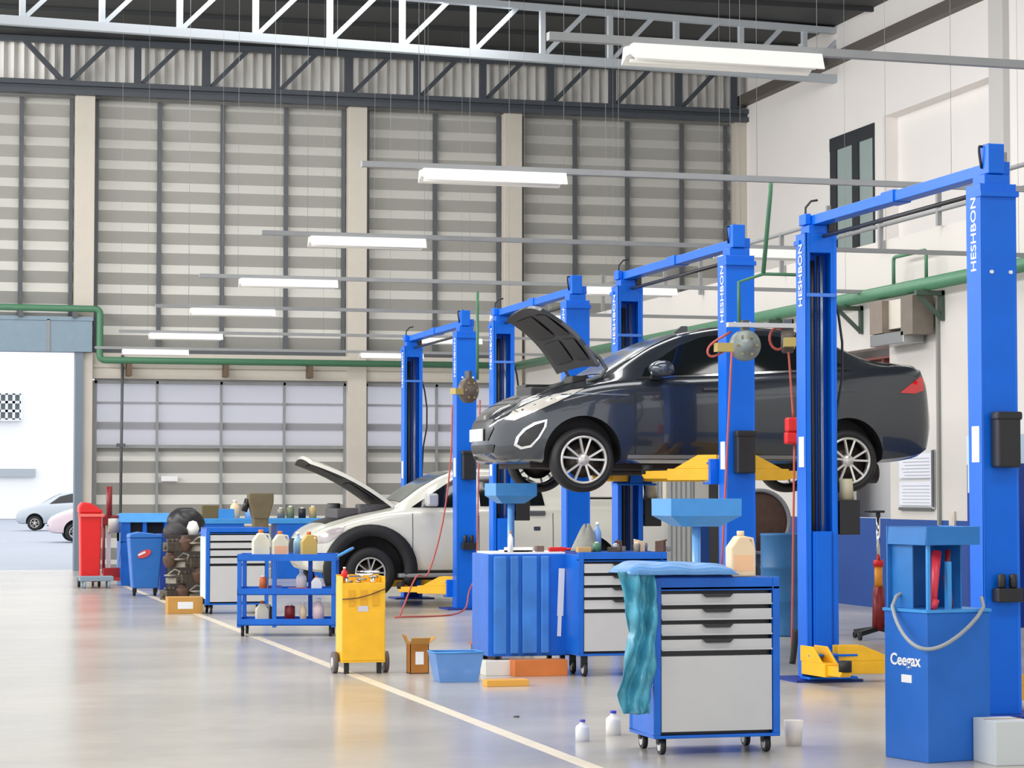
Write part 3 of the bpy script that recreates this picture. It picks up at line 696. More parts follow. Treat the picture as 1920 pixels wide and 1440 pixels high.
# ================================================================ CEILING LAMPS ON RAILS
RAILZ = 4.40
ords = ['nearest the camera, at the top edge', 'second from the camera', 'third from the camera', 'fourth from the camera', 'fifth from the camera', 'sixth from the camera', 'farthest from the camera']
def lamp_unit(x, y, label, L=1.27, rz=0.0):
    l = thing('strip_lamp', (x, y, RAILZ), label, 'lamp', rz, 'white strip lamps hung on rails')
    prof = [(-.13, -.13), (-.05, -.06), (-.05, 0), (.05, 0), (.05, -.06), (.13, -.13), (.12, -.135), (.04, -.075), (-.04, -.075), (-.12, -.135)]
    MB().prism([(a, b) for a, b in [(-.13, -.13), (-.09, -.03), (.09, -.03), (.13, -.13), (.125, -.135), (.04, -.09), (-.04, -.09), (-.125, -.135)]], 'x', -L / 2, L / 2).build('lamp_housing', WHITEP, l)
    for yy in (-.05, .05): MB().cyl((-L / 2 + .03, yy, -.115), (L / 2 - .03, yy, -.115), .013, n=10).build('lamp_tube', mat('lamp_tube_white', (250, 250, 248), .3), l)
    return l
for i in range(7):
    y = (14.3, 20.07, 25.65, 30.92, 36.1, 41.9, 46.75)[i]; rz = .05 if i == 0 else .02
    r_ = thing('lamp_rail', (8.6, y + .0, RAILZ + .02), 'thin grey lamp rail on wires, ' + ords[i].replace('nearest the camera, at the top edge', 'nearest the camera'), 'rail', rz, 'grey rails carrying the strip lamps')
    MB().box(-4.7, 4.6, -.03, .03, -.05, 0).build('channel', MGREY, r_)
    for k, xw in enumerate((-4.2, -2.9, -1.1, .8, 2.6, 4.3)):
        MB().cyl((xw, 0, 0), (xw, 0, 6.52), .0022, n=5).build('hanging_wire', MGREY, r_)
    c_, s_ = math.cos(rz), math.sin(rz)
    x1_ = 5.06 - 8.6
    lamp_unit(8.6 + x1_ * c_, y + x1_ * s_ , 'white strip lamp over the aisle, ' + ords[i], rz=rz)
    if i >= 2:
        x2_ = 9.75 - 8.6
        lamp_unit(8.6 + x2_ * c_, y + x2_ * s_, 'white strip lamp above the lifts, on the ' + ['', '', 'third', 'fourth', 'fifth', 'sixth', 'farthest'][i] + ' rail', rz=rz)

# ================================================================ PIPES
def tubeobj(name, pts, r, m, label, cat, n=10):
    return tag(MB().tube(pts, r, n).build(name, m), label, cat)
def corner(pts, rad=.12):
    out = [Vector(pts[0])]
    for i in range(1, len(pts) - 1):
        a, b, c = Vector(pts[i - 1]), Vector(pts[i]), Vector(pts[i + 1]); u = (a - b).normalized(); v = (c - b).normalized()
        rr = min(rad, (a - b).length / 2, (c - b).length / 2)
        for t in np.linspace(0, 1, 5): out.append((b + u * rr) * (1 - t) ** 2 + b * 2 * t * (1 - t) + (b + v * rr) * t * t)
    out.append(Vector(pts[-1])); return out
yp = YW - .62
gp = thing('green_pipe', (0, 0, 0), 'green pipe along the back wall stepping down beside the doorway', 'pipe')
MB().tube(corner([(-3, yp, 5.42), (4.27, yp, 5.38), (4.27, yp, 4.33), (XM - .3, yp, 4.33)]), .07, 12).build('pipe_run', GREEN, gp)
for px in (240, 422, 580): 
    x = pX(px, YW - .5); MB().box(x - .05, x + .05, yp - .03, YW - .3, 4.02, 4.28).build('bracket', mat('brown_bracket', (96, 78, 62), .6), gp)
for px in (35, 137):
    x = pX(px, YW - .5); MB().box(x - .05, x + .05, yp - .03, YW - .1, 5.2, 5.36).build('bracket', DGREY, gp)
gp2 = thing('green_pipe', (0, 0, 0), 'large green pipe running along the white right wall towards the camera', 'pipe')
MB().tube([(XM - .22, YW - .6, 4.33), (XM - .22, 20, 4.33)], .09, 12).build('pipe_run', GREEN, gp2)
for y in (46, 42, 38, 34.3, 31.6, 28.9, 25):
    t = MB(); t.box(XM - .045, XM - .005, y - .04, y + .04, 3.85, 4.25); t.box(XM - .4, XM, y - .04, y + .04, 4.18, 4.24); bar(t, (XM - .36, y, 4.18), (XM - .03, y, 3.88), .05); t.build('bracket', mat('dark_green_steel', (66, 84, 72), .6), gp2)
MB().tube(corner([(XM - .22, 28.95, 4.4), (XM - .22, 28.95, 4.78), (XM - .22, 30.0, 4.78), (XM - .22, 30.0, 4.4)], .06), .025).build('pipe_loop', GREEN, gp2)
# mezzanine railing / cable run
mr_ = thing('mezzanine_railing', (0, 0, 0), 'thin grey metal railing along the edge of the mezzanine on the right wall', 'railing')
MB().tube([(XM - .06, YW - .5, 5.58), (XM - .06, 26, 5.58)], .03).tube([(XM - .06, 33.5, 5.3), (XM - .06, 26, 5.3)], .03).build('rail_bar', MGREY, mr_)
for i in range(12):
    y = 27 + i * 1.9; MB().box(XM - .09, XM - .03, y - .03, y + .03, 5.1 if i % 2 else 4.95, 5.8 if i % 3 == 0 else 5.6).build('rail_post', MGREY, mr_)

# air line bars carrying reels
def drop_pipe(x, y, ztop, zbot, label):
    return tag(MB().cyl((x, y, zbot), (x, y, ztop), .022, n=8).build('air_pipe', GREEN), label, 'pipe')
yr = 20.4
xb = pX(1448, 20.2)
tubeobj('air_pipe', [(xb, 20.2, 4.40), (xb, 20.21, 4.3), (xb, 20.4, pZ(512, 20.4, 1448))], .02, GREEN, 'thin green air pipe dropping from the lamp rail above the sedan', 'pipe')
x0 = pX(1387, 20.4)
tubeobj('air_pipe', [(xb + .5, 20.4, 3.58), (xb, 20.4, pZ(514, 20.4, 1448)), (x0, 20.4, pZ(529, 20.4, 1387)), (x0, 20.4, pZ(610, 20.4, 1387))], .016, GREEN, 'thin green air pipe bent down to the grey hose reel', 'pipe')
# reel bar
zr = pZ(610, 20.4, 1430)
tag(MB().box(pX(1365, 20.4), pX(1492, 20.4), 20.37, 20.43, zr - .02, zr + .02).build('reel_bar', LGREY), 'pale grey bar carrying the two hose reels before the sedan', 'bar')
def reel(px, py, Y, r, rz, m, label, tilt=0):
    x, z = pX(px, Y), pZ(py, Y, px)
    t = thing('hose_reel', (x, Y, z), label, 'hose reel', rz)
    MB().lathe([(0, -.07), (r * .35, -.075), (r * .4, -.055), (r * .92, -.05), (r, -.035), (r, .035), (r * .92, .05), (0, .06)], n=36, ax='y').build('drum', m, t)
    k = MB()
    for a in range(6): k.cyl((math.cos(a * 1.047) * r * .65, -.065, math.sin(a * 1.047) * r * .65), (math.cos(a * 1.047) * r * .65, -.045, math.sin(a * 1.047) * r * .65), r * .09, n=8)
    k.build('drum_bolt', mat('brass', (176, 160, 110), .4, .6), t)
    MB().box(-.03, .03, -.04, .04, r * .8, r + .09).build('bracket', DGREY, t)
    MB().box(-r - .14, -r + .02, -.05, .05, -.06, .02).build('hose_guide', mat('yellow_brass', (180, 160, 90), .5), t)
    return t
REELG = mat('grey_reel', (136, 144, 140), .4, .2, var=.12)
reel(1398, 648, 20.42, .14, 0, REELG, 'round grey hose reel hanging in front of the sedan windows')
reel(1478, 640, 20.42, .11, R(75), mat('dark_reel', (80, 70, 62), .5), 'dark hose reel seen edge on, left of the empty lift far post')
reel(878, 732, 31.2, .17, R(35), mat('brown_reel', (112, 100, 88), .5, .2, var=.2), 'brown grey hose reel hanging in front of the far lift post')
tubeobj('air_pipe', [(pX(895, 31.2), 31.2, 4.3), (pX(895, 31.2), 31.2, pZ(712, 31.2, 895))], .02, GREEN, 'thin green air pipe dropping to the brown far reel', 'pipe')
# hoses
def smooth(pts, k=6):
    P_ = [Vector(p) for p in pts]; P_ = [P_[0] * 2 - P_[1]] + P_ + [P_[-1] * 2 - P_[-2]]; out = []
    for i in range(1, len(P_) - 2):
        for j in range(k):
            t = j / k; a, b, c, d = P_[i - 1:i + 3]
            out.append(.5 * ((2 * b) + (c - a) * t + (2 * a - 5 * b + 4 * c - d) * t * t + (3 * b - a - 3 * c + d) * t ** 3))
    return out + [P_[-2]]
def hang(px0, py0, px1, py1, Y, r, label, bow=0.0, m=HOSE):
    a = Vector((pX(px0, Y), Y, pZ(py0, Y, px0))); b = Vector((pX(px1, Y), Y, pZ(py1, Y, px1)))
    pts = [a.lerp(b, t) + Vector((bow * math.sin(t * math.pi), 0, 0)) for t in np.linspace(0, 1, 12)]
    return tag(MB().tube(pts, r, 8).build('air_hose', m), label, 'hose')
hang(1373, 660, 1352, 1075, 20.3, .0105, 'red air hose hanging from the grey reel before the sedan')
hang(1480, 660, 1488, 782, 20.3, .0105, 'short red air hose running down to the red hanging box')
hang(1490, 832, 1483, 1225, 20.3, .0105, 'long red air hose hanging below the red box')
hang(1492, 1180, 1484, 1245, 20.28, .03, 'black hose end hanging near the floor by the lift arm', m=BLACK)
tag(MB().tube(smooth([(pX(1372, 20.45), 20.45, pZ(622, 20.45, 1372)), (pX(1335, 20.45), 20.45, pZ(645, 20.45, 1335)), (pX(1328, 20.45), 20.45, pZ(662, 20.45, 1328)), (pX(1340, 20.45), 20.45, pZ(668, 20.45, 1340)), (pX(1372, 20.45), 20.45, pZ(650, 20.45, 1372))]), .011).build('air_hose', HOSE), 'loop of red hose left of the grey reel', 'hose')
tag(MB().tube([(pX(1460, 20.45) + .1 * math.cos(t) * .8, 20.45, pZ(635, 20.45, 1460) + .1 * math.sin(t)) for t in np.linspace(0, 5.5, 16)], .012).build('air_hose', HOSE), 'curled red hose loop beside the edge-on reel', 'hose')
tag(MB().tube(smooth([(pX(848, 31), 31, pZ(760, 31, 848)), (pX(845, 31), 31, pZ(860, 31, 845)), (pX(830, 31), 31, pZ(980, 31, 830)), (pX(803, 31), 31, pZ(1075, 31, 803)), (pX(780, 30.6), 30.6, .5), (pX(750, 30.2), 30.2, .02)]), .011).build('air_hose', HOSE), 'red air hose sagging across the side of the white pickup', 'hose')
tag(MB().tube(smooth([(pX(900, 31), 31, pZ(750, 31, 900)), (pX(897, 31), 31, pZ(900, 31, 897)), (pX(893, 31), 31, pZ(1060, 31, 893)), (pX(880, 31), 31, .3), (pX(860, 30.6), 30.6, .03), (pX(740, 30), 30, .02)]), .011).build('air_hose', HOSE), 'red air hose dropping beside the far lift post to the floor', 'hose')
# red hanging box
x, z = pX(1488, 20.3), pZ(808, 20.3, 1488)
rb = thing('hanging_socket_box', (x, 20.3, z), 'red hanging box on the hose beside the empty lift far post', 'box')
MB().box(-.07, .07, -.05, .05, -.01, .12).box(-.08, .06, -.045, .045, -.12, -.01).build('casing', RED, rb, bevel=.02)
MB().cyl((.03, -.05, .06), (.03, -.06, .06), .014, n=10).build('socket', YEL, rb)
# dark rod in front of the gate
tag(MB().cyl((pX(226, YW - .37), YW - .37, .9), (pX(228, YW - .37), YW - .37, 4.46), .03, n=8).box(pX(226, YW - .37) - .09, pX(226, YW - .37) + .09, YW - .42, YW - .34, 2.55, 2.62).build('hanging_chain', DGREY), 'thin dark chain hanging before the left gate above the blue bin', 'chain')

# ================================================================ CABINETS AND TROLLEYS
def drawer_trolley(name, x, y, w_, d_, h_, rz, label, cat='tool trolley', drawers=4, zb=.14, open_top=False, dh=None, light_side=None, handles=True, topmat=None):
    t = thing(name, (x, y, 0), label, cat, rz); ft = .045
    b = MB()
    for xx in (-w_ / 2, w_ / 2 - ft): b.box(xx, xx + ft, -d_ / 2, -d_ / 2 + ft, zb, h_); b.box(xx, xx + ft, d_ / 2 - ft, d_ / 2, zb, h_)
    b.box(-w_ / 2, -w_ / 2 + .02, -d_ / 2 + .02, d_ / 2, zb, h_ - .02); b.box(w_ / 2 - .02, w_ / 2, -d_ / 2 + .02, d_ / 2, zb, h_ - .02)
    b.box(-w_ / 2, w_ / 2, d_ / 2 - .02, d_ / 2, zb, h_); b.box(-w_ / 2, w_ / 2, -d_ / 2, d_ / 2, h_ - .075, h_ - .055); b.box(-w_ / 2 + ft, w_ / 2 - ft, -d_ / 2, -d_ / 2 + .02, h_ - .08, h_)
    b.box(-w_ / 2, w_ / 2, -d_ / 2, d_ / 2, zb - .02, zb)
    bo = b.build('frame', BLUE2, t, bevel=.004)
    MB().box(-w_ / 2 + ft, w_ / 2 - ft, -d_ / 2 + .06, d_ / 2 - .03, zb, h_ - .08).build('carcass', BLKP, t)
    MB().box(-w_ / 2 + .006, w_ / 2 - .006, -d_ / 2 + .022, d_ / 2 - .022, h_ - .05, h_ - .003).build('worktop', NAVY, t)
    z = h_ - .1; dh = dh or .085; iw = w_ / 2 - ft - .006
    for k in range(drawers):
        dr = MB().box(-iw, iw, -d_ / 2 + .005, -d_ / 2 + .06, z - dh + .026, z).box(-iw, iw, -d_ / 2 - .012, -d_ / 2 + .01, z - dh + .026, z - dh + .036).build('drawer', LGREY, t, bevel=.003)
        if handles:
            hm = MB().prism([(-.10, 0), (.10, 0), (.075, -.022), (-.075, -.022)], 'y', -d_ / 2 - .022, -d_ / 2 + .0); hm.v = [(a * min(1, w_ / .75), b_, c + z + .002) for a, b_, c in hm.v]; hm.build('handle', BLKP, dr)
        z -= dh
    MB().box(-iw, iw, -d_ / 2 + .005, -d_ / 2 + .06, zb + .02, z - .008).build('door', LGREY, t, bevel=.003)
    for i, (cx, cy) in enumerate(((-w_ / 2 + .07, -d_ / 2 + .07), (w_ / 2 - .07, -d_ / 2 + .07), (-w_ / 2 + .07, d_ / 2 - .07), (w_ / 2 - .07, d_ / 2 - .07))):
        r0 = min(.06, zb * .42)
        cw = MB().cyl((cx - .015, cy, r0), (cx + .015, cy, r0), r0, n=18).box(cx - .025, cx + .025, cy - .02, cy + .03, r0 * 1.2, zb - .02).build('castor', BLACK, t)
        MB().cyl((cx - .018, cy, r0), (cx + .018, cy, r0), r0 * .6, n=14).build('castor_hub', LGREY, cw)
    return t
def at_front(px0, px1, Y): a, b = pX(px0, Y), pX(px1, Y); return (a + b) / 2, b - a

# nearest trolley
cx, wd = at_front(1225, 1461, 14.0)
FT = drawer_trolley('tool_trolley', cx, 14.25, wd, .5, 1.08, 0, 'nearest grey drawer tool trolley with a blue sheet and tray on top', dh=.093, zb=.12)
TZ = 1.08
# blue sheet bundle on it
def blob_sheet(name, mb_pts, m, label, cat): pass
def cloth(name, fn, nu, nv, m, label, cat, thick=.004):
    mb = MB(); vs = [fn(i / nu, j / nv) for i in range(nu + 1) for j in range(nv + 1)]
    mb.add(vs, [(i * (nv + 1) + j, i * (nv + 1) + j + 1, (i + 1) * (nv + 1) + j + 1, (i + 1) * (nv + 1) + j) for i in range(nu) for j in range(nv)], 0, True)
    o = mb.build(name, m, fix=False); sd = o.modifiers.new('s', 'SOLIDIFY'); sd.thickness = thick
    return tag(o, label, cat)
xa, xb_ = pX(1165, 13.95), pX(1382, 13.95); zt0 = pZ(1068, 13.95, 1300)
def pad(u, v):
    x = xa + .04 + (xb_ - xa - .04) * u; y = 13.92 + .45 * v; e = min(1, 6 * min(u, 1 - u) + .15) ; e2 = min(1, 6 * min(v, 1 - v) + .1)
    z = 1.088 + (.085 - .02 * u) * math.sin(min(e, e2) * math.pi / 2) + .008 * math.sin(17 * u + 5 * v) * min(e, e2)
    return (x, y, z)
cloth('plastic_cover', pad, 40, 14, mat('blue_cover', (92, 150, 212), .35, var=.2, scale=9), 'crumpled light blue plastic cover lying across the nearest trolley top', 'cover')
tag(MB().box(xa + .12, xb_ - .01, 14.02, 14.4, 1.081, 1.09).build('rubber_tray', NAVY, bevel=.003), 'flat dark blue tray under the light blue cover on the nearest trolley', 'tray')
# turquoise plastic sheet hanging on the left corner
yq = 13.93
def drape(u, v):
    pl = [(1164, 1230), (1172, 1232), (1178, 1234), (1184, 1232), (1176, 1230), (1166, 1232), (1158, 1228), (1172, 1222)]
    f = u * (len(pl) - 1); i = min(int(f), len(pl) - 2); t = f - i
    l = pl[i][0] * (1 - t) + pl[i + 1][0] * t; r = pl[i][1] * (1 - t) + pl[i + 1][1] * t
    py = 1072 + 268 * u; px = l + (r - l) * v
    fold = abs((v * 3.2 + u * 2.1) % 1 - .5); fold2 = abs((v * 1.7 - u * 3.3) % 1 - .5)
    return (pX(px, yq), yq + .09 * fold + .07 * fold2 + .03 * math.sin(v * 9 + u * 6), pZ(py, yq, px))
cloth('plastic_sheet', drape, 50, 22, TURQ, 'turquoise plastic sheet hanging down the left side of the nearest trolley', 'plastic sheet')
# jug on it
def jug(x, y, z, s, label, m=JUG, cap=ORANGE, lab=None, rz=0, name='plastic_jug'):
    t = thing(name, (x, y, z), label, 'jug', rz)
    MB().prism([(-.09 * s, 0), (.09 * s, 0), (.09 * s, .19 * s), (.03 * s, .28 * s), (-.03 * s, .28 * s), (-.09 * s, .2 * s)], 'y', -.065 * s, .065 * s).build('jug_body', m, t, bevel=.012 * s)
    MB().cyl((0, 0, .28 * s), (0, 0, .315 * s), .026 * s, n=14).build('cap', cap, t)
    MB().tube([(.04 * s, 0, .265 * s), (.085 * s, 0, .26 * s), (.095 * s, 0, .2 * s), (.085 * s, 0, .16 * s)], .012 * s).build('handle', m, t)
    if lab: MB().box(-.07 * s, .07 * s, -.067 * s, -.064 * s, .04 * s, .15 * s).build('jug_label', lab, t)
    return t
jug(pX(1388, 14.1), 14.1, TZ, .9, 'beige plastic jug standing at the back of the nearest trolley', m=BEIGE, cap=BEIGE, lab=mat('peach_label', (246, 196, 150), .6))
# fender tray stand behind the nearest trolley
def tray_stand(px0, px1, pyt, pyb, Y, base_z, label, m=SKYB):
    x0_, x1_ = pX(px0, Y), pX(px1, Y); cx_ = (x0_ + x1_) / 2; zt_, zb_ = pZ(pyt, Y, px0), pZ(pyb, Y, px0)
    t = thing('oil_drain_stand', (cx_, Y + .2, 0), label, 'oil drainer')
    hw_ = (x1_ - x0_) / 2
    tp = MB(); 
    A4 = [(-hw_, -.22), (hw_, -.22), (hw_, .22), (-hw_, .22)]; B4 = [(a * .55, b * .5) for a, b in A4]; zm = zt_ - (zt_ - zb_) * .62
    tp.add([(a, b, zt_) for a, b in A4] + [(a, b, zm) for a, b in A4] + [(a, b, zb_) for a, b in B4], [(0, 1, 5, 4), (1, 2, 6, 5), (2, 3, 7, 6), (3, 0, 4, 7), (4, 5, 9, 8), (5, 6, 10, 9), (6, 7, 11, 10), (7, 4, 8, 11), (8, 9, 10, 11)])
    o = tp.build('drain_funnel', m, t); sd = o.modifiers.new('s', 'SOLIDIFY'); sd.thickness = .012; sd.offset = 1
    MB().cyl((0, 0, .5), (0, 0, zb_), .032, n=14).build('pole', mat('pale_blue_tube', (110, 168, 226), .3), t)
    MB().cyl((0, 0, .12), (0, 0, .6), .17, n=28).box(-.22, .22, -.22, .22, .07, .12).build('tank', NAVY, t, bevel=.01)
    for a in range(4):
        q = (math.cos(a * 1.57 + .78) * .24, math.sin(a * 1.57 + .78) * .24)
        MB().cyl((q[0] - .012, q[1], .035), (q[0] + .012, q[1], .035), .035, n=12).build('castor', BLACK, t)
    return t
tray_stand(1258, 1386, 935, 985, 16.5, 0, 'light blue oil drain stand with a wide funnel behind the nearest trolley')
tray_stand(930, 1004, 906, 942, 23.0, 0, 'light blue oil drain stand behind the ribbed blue cabinet')

# middle trolley with ribbed cabinet
cx, wd = at_front(1086, 1252, 20.1)
MT = drawer_trolley('tool_trolley', cx, 20.37, wd, .5, 1.08, 0, 'grey drawer tool trolley in the middle, its top crowded with tools', dh=.105, zb=.2)
x0_, x1_ = pX(918, 20.5), pX(1082, 20.5); wl_ = x1_ - x0_
rc = thing('ribbed_cabinet', ((x0_ + x1_) / 2, 20.85, 0), 'blue ribbed metal cabinet standing left of the middle tool trolley', 'cabinet')
rb_ = MB().box(-wl_ / 2, wl_ / 2 - .01, -.3, .3, .16, 1.06)
rb_.build('cabinet_body', BLUE2, rc, bevel=.008)
rp = MB(); xs_ = [-.38, -.24, -.16, -.02, .06, .16]
for a, b in ((-.355, -.235), (-.205, -.125), (-.095, .045), (.075, .155)): rp.box(a, b, -.325, -.3, .18, 1.04)
rp.build('ribbed_panel', mat('worn_blue_paint', (56, 126, 208), .45, var=.25, scale=4), rc, bevel=.012)
MB().obox((.265, -.302, .72), (.055, .004, .42), (0, .04, 0)).obox((.25, -.302, .42), (.035, .004, .18), (0, .04, 0)).build('paper_label', PAPER, rc)
MB().box(-.36, .34, -.28, .28, 1.06, 1.075).build('worktop', WHITEP, rc)
for cx_ in (-.3, .3): 
    for cy_ in (-.22, .22): MB().cyl((cx_ - .015, cy_, .06), (cx_ + .015, cy_, .06), .06, n=14).box(cx_ - .02, cx_ + .02, cy_ - .02, cy_ + .02, .08, .17).build('castor', BLACK, rc)

# far grey trolley
cx, wd = at_front(388, 505, 31.7)
FG = drawer_trolley('tool_trolley', cx + .0, 32.0, wd, .55, 1.14, 0, 'grey drawer tool trolley at the far left beside the pile of engine parts', dh=.1, zb=.14, handles=False)
MB().box(-wd / 2 - .012, -wd / 2 - .002, -.25, .25, .2, 1.02).build('side_panel', mat('pale_side_panel', (206, 226, 240), .35), FG)

# blue three tier cart
ct = thing('service_cart', (4.43, 26.9, 0), 'blue three shelf service cart loaded with jugs, left of the yellow cart', 'cart', R(-14))
b = MB(); W2, D2, Hc = .55, .3, .87
for xx, yy in ((-W2, -D2), (-W2, D2 - .04), (W2 - .05, -D2), (W2 - .05, D2 - .04), (-.16, -D2), (.2, D2 - .04)): MB().box(xx + .001, xx + .049, yy + .001, yy + .041, .1, Hc).build('post', BLUE2, ct, bevel=.004)
for z in (.12, .46, Hc - .03):
    sb = MB().box(-W2, W2, -D2, D2, z, z + .015).box(-W2, W2, -D2, -D2 + .02, z, z + .075).box(-W2, W2, D2 - .02, D2, z, z + .075).box(-W2, -W2 + .02, -D2, D2, z, z + .075).box(W2 - .02, W2, -D2, D2, z, z + .075)
    sb.build('shelf', BLUE2, ct, bevel=.003)
MB().tube(corner([(W2 - .02, -D2 + .02, Hc), (W2 + .16, -D2 + .02, Hc + .1), (W2 + .16, D2 - .02, Hc + .1), (W2 - .02, D2 - .02, Hc)], .05), .016).build('push_handle', SKYB, ct)
for xx in (-W2 + .06, W2 - .06):
    for yy in (-D2 + .05, D2 - .05): MB().cyl((xx - .015, yy, .045), (xx + .015, yy, .045), .045, n=14).box(xx - .018, xx + .018, yy - .015, yy + .02, .05, .12).build('castor', BLACK, ct)
def on_cart(lx, ly): 
    a = R(-14); lx *= 1.15; return 4.43 + lx * math.cos(a) - ly * math.sin(a), 26.9 + lx * math.sin(a) + ly * math.cos(a)
def bottle(x, y, z, h, r, m, label, cap=WHITEP, cat='bottle', name='bottle', group=None):
    t = thing(name, (x, y, z), label, cat, 0, group)
    MB().lathe([(0, 0), (r, 0), (r, h * .6), (r * .9, h * .7), (r * .4, h * .82), (r * .35, h * .9), (0, h * .9)], n=18).build('bottle_body', m, t)
    MB().cyl((0, 0, h * .9), (0, 0, h), r * .42, n=12).build('cap', cap, t)
    return t
def can(x, y, z, h, r, m, label, name='spray_can', cat='can', group=None):
    t = thing(name, (x, y, z), label, cat, 0, group)
    MB().lathe([(0, 0), (r, 0), (r, h * .85), (r * .8, h * .9), (0, h * .9)], n=16).build('can_body', m, t)
    MB().cyl((0, 0, h * .9), (0, 0, h), r * .5, n=10).build('cap', WHITEP, t)
    return t
def carton(x, y, z, a, b, c, m, label, rz=0, lab=None, name='carton', flaps=False):
    t = thing(name, (x, y, z), label, 'box', rz)
    if flaps:
        k = MB().box(-a / 2, a / 2, -b / 2, -b / 2 + .006, 0, c).box(-a / 2, a / 2, b / 2 - .006, b / 2, 0, c).box(-a / 2, -a / 2 + .006, -b / 2, b / 2, 0, c).box(a / 2 - .006, a / 2, -b / 2, b / 2, 0, c).box(-a / 2, a / 2, -b / 2, b / 2, 0, .006)
        k.build('box_body', m, t)
        f = MB().obox((0, -b / 2 - .03, c + .02), (a, .005, .09), (R(50), 0, 0)).obox((a / 2 + .03, 0, c + .02), (.005, b, .09), (0, R(50), 0)).obox((-a / 2 - .02, 0, c + .03), (.005, b, .09), (0, R(-25), 0)); f.build('flap', CARD, t)
    else:
        MB().box(-a / 2, a / 2, -b / 2, b / 2, 0, c).build('box_body', m, t, bevel=.004)
        MB().box(-a / 2, a / 2, -.012, .012, c, c + .0015).build('tape', mat('brown_tape', (170, 130, 80), .4), t)
    if lab: MB().box(-a * .22, a * .22, -b / 2 - .002, -b / 2, c * .3, c * .72).build('box_label', lab, t)
    return t
zt = Hc - .015
x, y = on_cart(-.27, -.05); jug(x, y, zt, 1.05, 'cloudy white jug at the left of the blue cart top')
x, y = on_cart(-.08, -.08); jug(x, y, zt, 1.0, 'white jug with a peach label in the middle of the blue cart top', lab=mat('peach_tag', (240, 180, 140), .6))
x, y = on_cart(.2, -.06); jug(x, y, zt, .98, 'yellow-brown jug at the right of the blue cart top', m=mat('amber_plastic', (204, 172, 90), .35))
x, y = on_cart(.08, .12); bottle(x, y, zt, .3, .05, mat('pale_blue_bottle', (150, 190, 210), .3), 'pale blue bottle behind the amber jug on the cart')
x, y = on_cart(-.24, -.12); can(x, y, .475, .2, .045, mat('orange_can', (200, 100, 50), .4), 'orange spray can on the middle shelf of the blue cart')
x, y = on_cart(-.15, .05); carton(x, y, .475, .16, .14, .08, mat('purple_box', (120, 110, 180), .6), 'small lilac box on the middle cart shelf')
x, y = on_cart(.1, -.1); carton(x, y, .475, .2, .16, .06, RED, 'flat red box on the middle cart shelf')
x, y = on_cart(.12, .08); bottle(x, y, .475, .26, .06, WHITEP, 'white round bottle on the middle cart shelf')
x, y = on_cart(.28, -.1); jug(x, y, .475, .62, 'small pale jug at the right of the middle cart shelf', m=WHITEP)
x, y = on_cart(-.25, -.1); jug(x, y, .135, .8, 'pale jug on the bottom cart shelf at the left')
x, y = on_cart(-.2, .1); can(x, y, .135, .2, .05, mat('olive_tin', (120, 100, 60), .4), 'olive tin behind the jug on the bottom cart shelf', name='tin')
x, y = on_cart(.02, -.1); can(x, y, .135, .22, .06, DRED, 'dark red tin in the middle of the bottom cart shelf', name='tin')
x, y = on_cart(.15, -.1); bottle(x, y, .135, .24, .04, BEIGE, 'beige bottle beside the dark red tin')
x, y = on_cart(.3, -.1); bottle(x, y, .135, .28, .065, mat('pink_white_bottle', (232, 206, 204), .4), 'pinkish white bottle at the right of the bottom cart shelf')

# yellow cart
cx, wd = at_front(642, 723, 20.95)
yc = thing('yellow_cart', (cx, 21.1, 0), 'tall yellow wheeled steel cart standing on the floor line', 'cart')
w2 = wd / 2
bd_ = MB().box(-w2, w2, -.15, .15, .10, .80); bd_.box(-w2 * .97, w2 * .97, -.155, -.15, .12, .56)
bd_.build('cart_body', YEL, yc, bevel=.008)
lp = MB()
for a in (-.7, -.15, .4): lp.box(a * w2, (a + .3) * w2, -.156, -.149, .60, .74)
lp.build('louvre_slot', mat('amber_paint', (226, 164, 24), .45), yc)
MB().box(-.055, .04, -.158, -.155, .55, .60).build('cart_label', mat('grey_label', (205, 200, 205), .6), yc)
tl = MB()
for a in (-w2, w2 - .01): tl.box(a, a + .01, -.15, .15, .80, .86)
tl.box(-w2, w2, .14, .15, .80, .87); tl.build('tray_edge', YEL, yc)
MB().tube([(-w2, -.16, .66), (-w2 * .3, -.17, .67), (w2 * .3, -.17, .70), (w2, -.16, .75)], .005).build('cord', BROWN, yc)
for s in (-1, 1):
    wh = MB().cyl((s * (w2 + .015), .02, .095), (s * (w2 + .055), .02, .095), .095, n=28).build('wheel', mat('grey_rubber', (96, 88, 86), .6), yc)
    MB().cyl((s * (w2 + .01), .02, .095), (s * (w2 + .06), .02, .095), .045, n=16).build('wheel_hub', LGREY, wh)
    MB().box(s * w2 * .75 - .02, s * w2 * .75 + .02, -.13, -.09, 0, .10).build('foot', BLACK, yc)
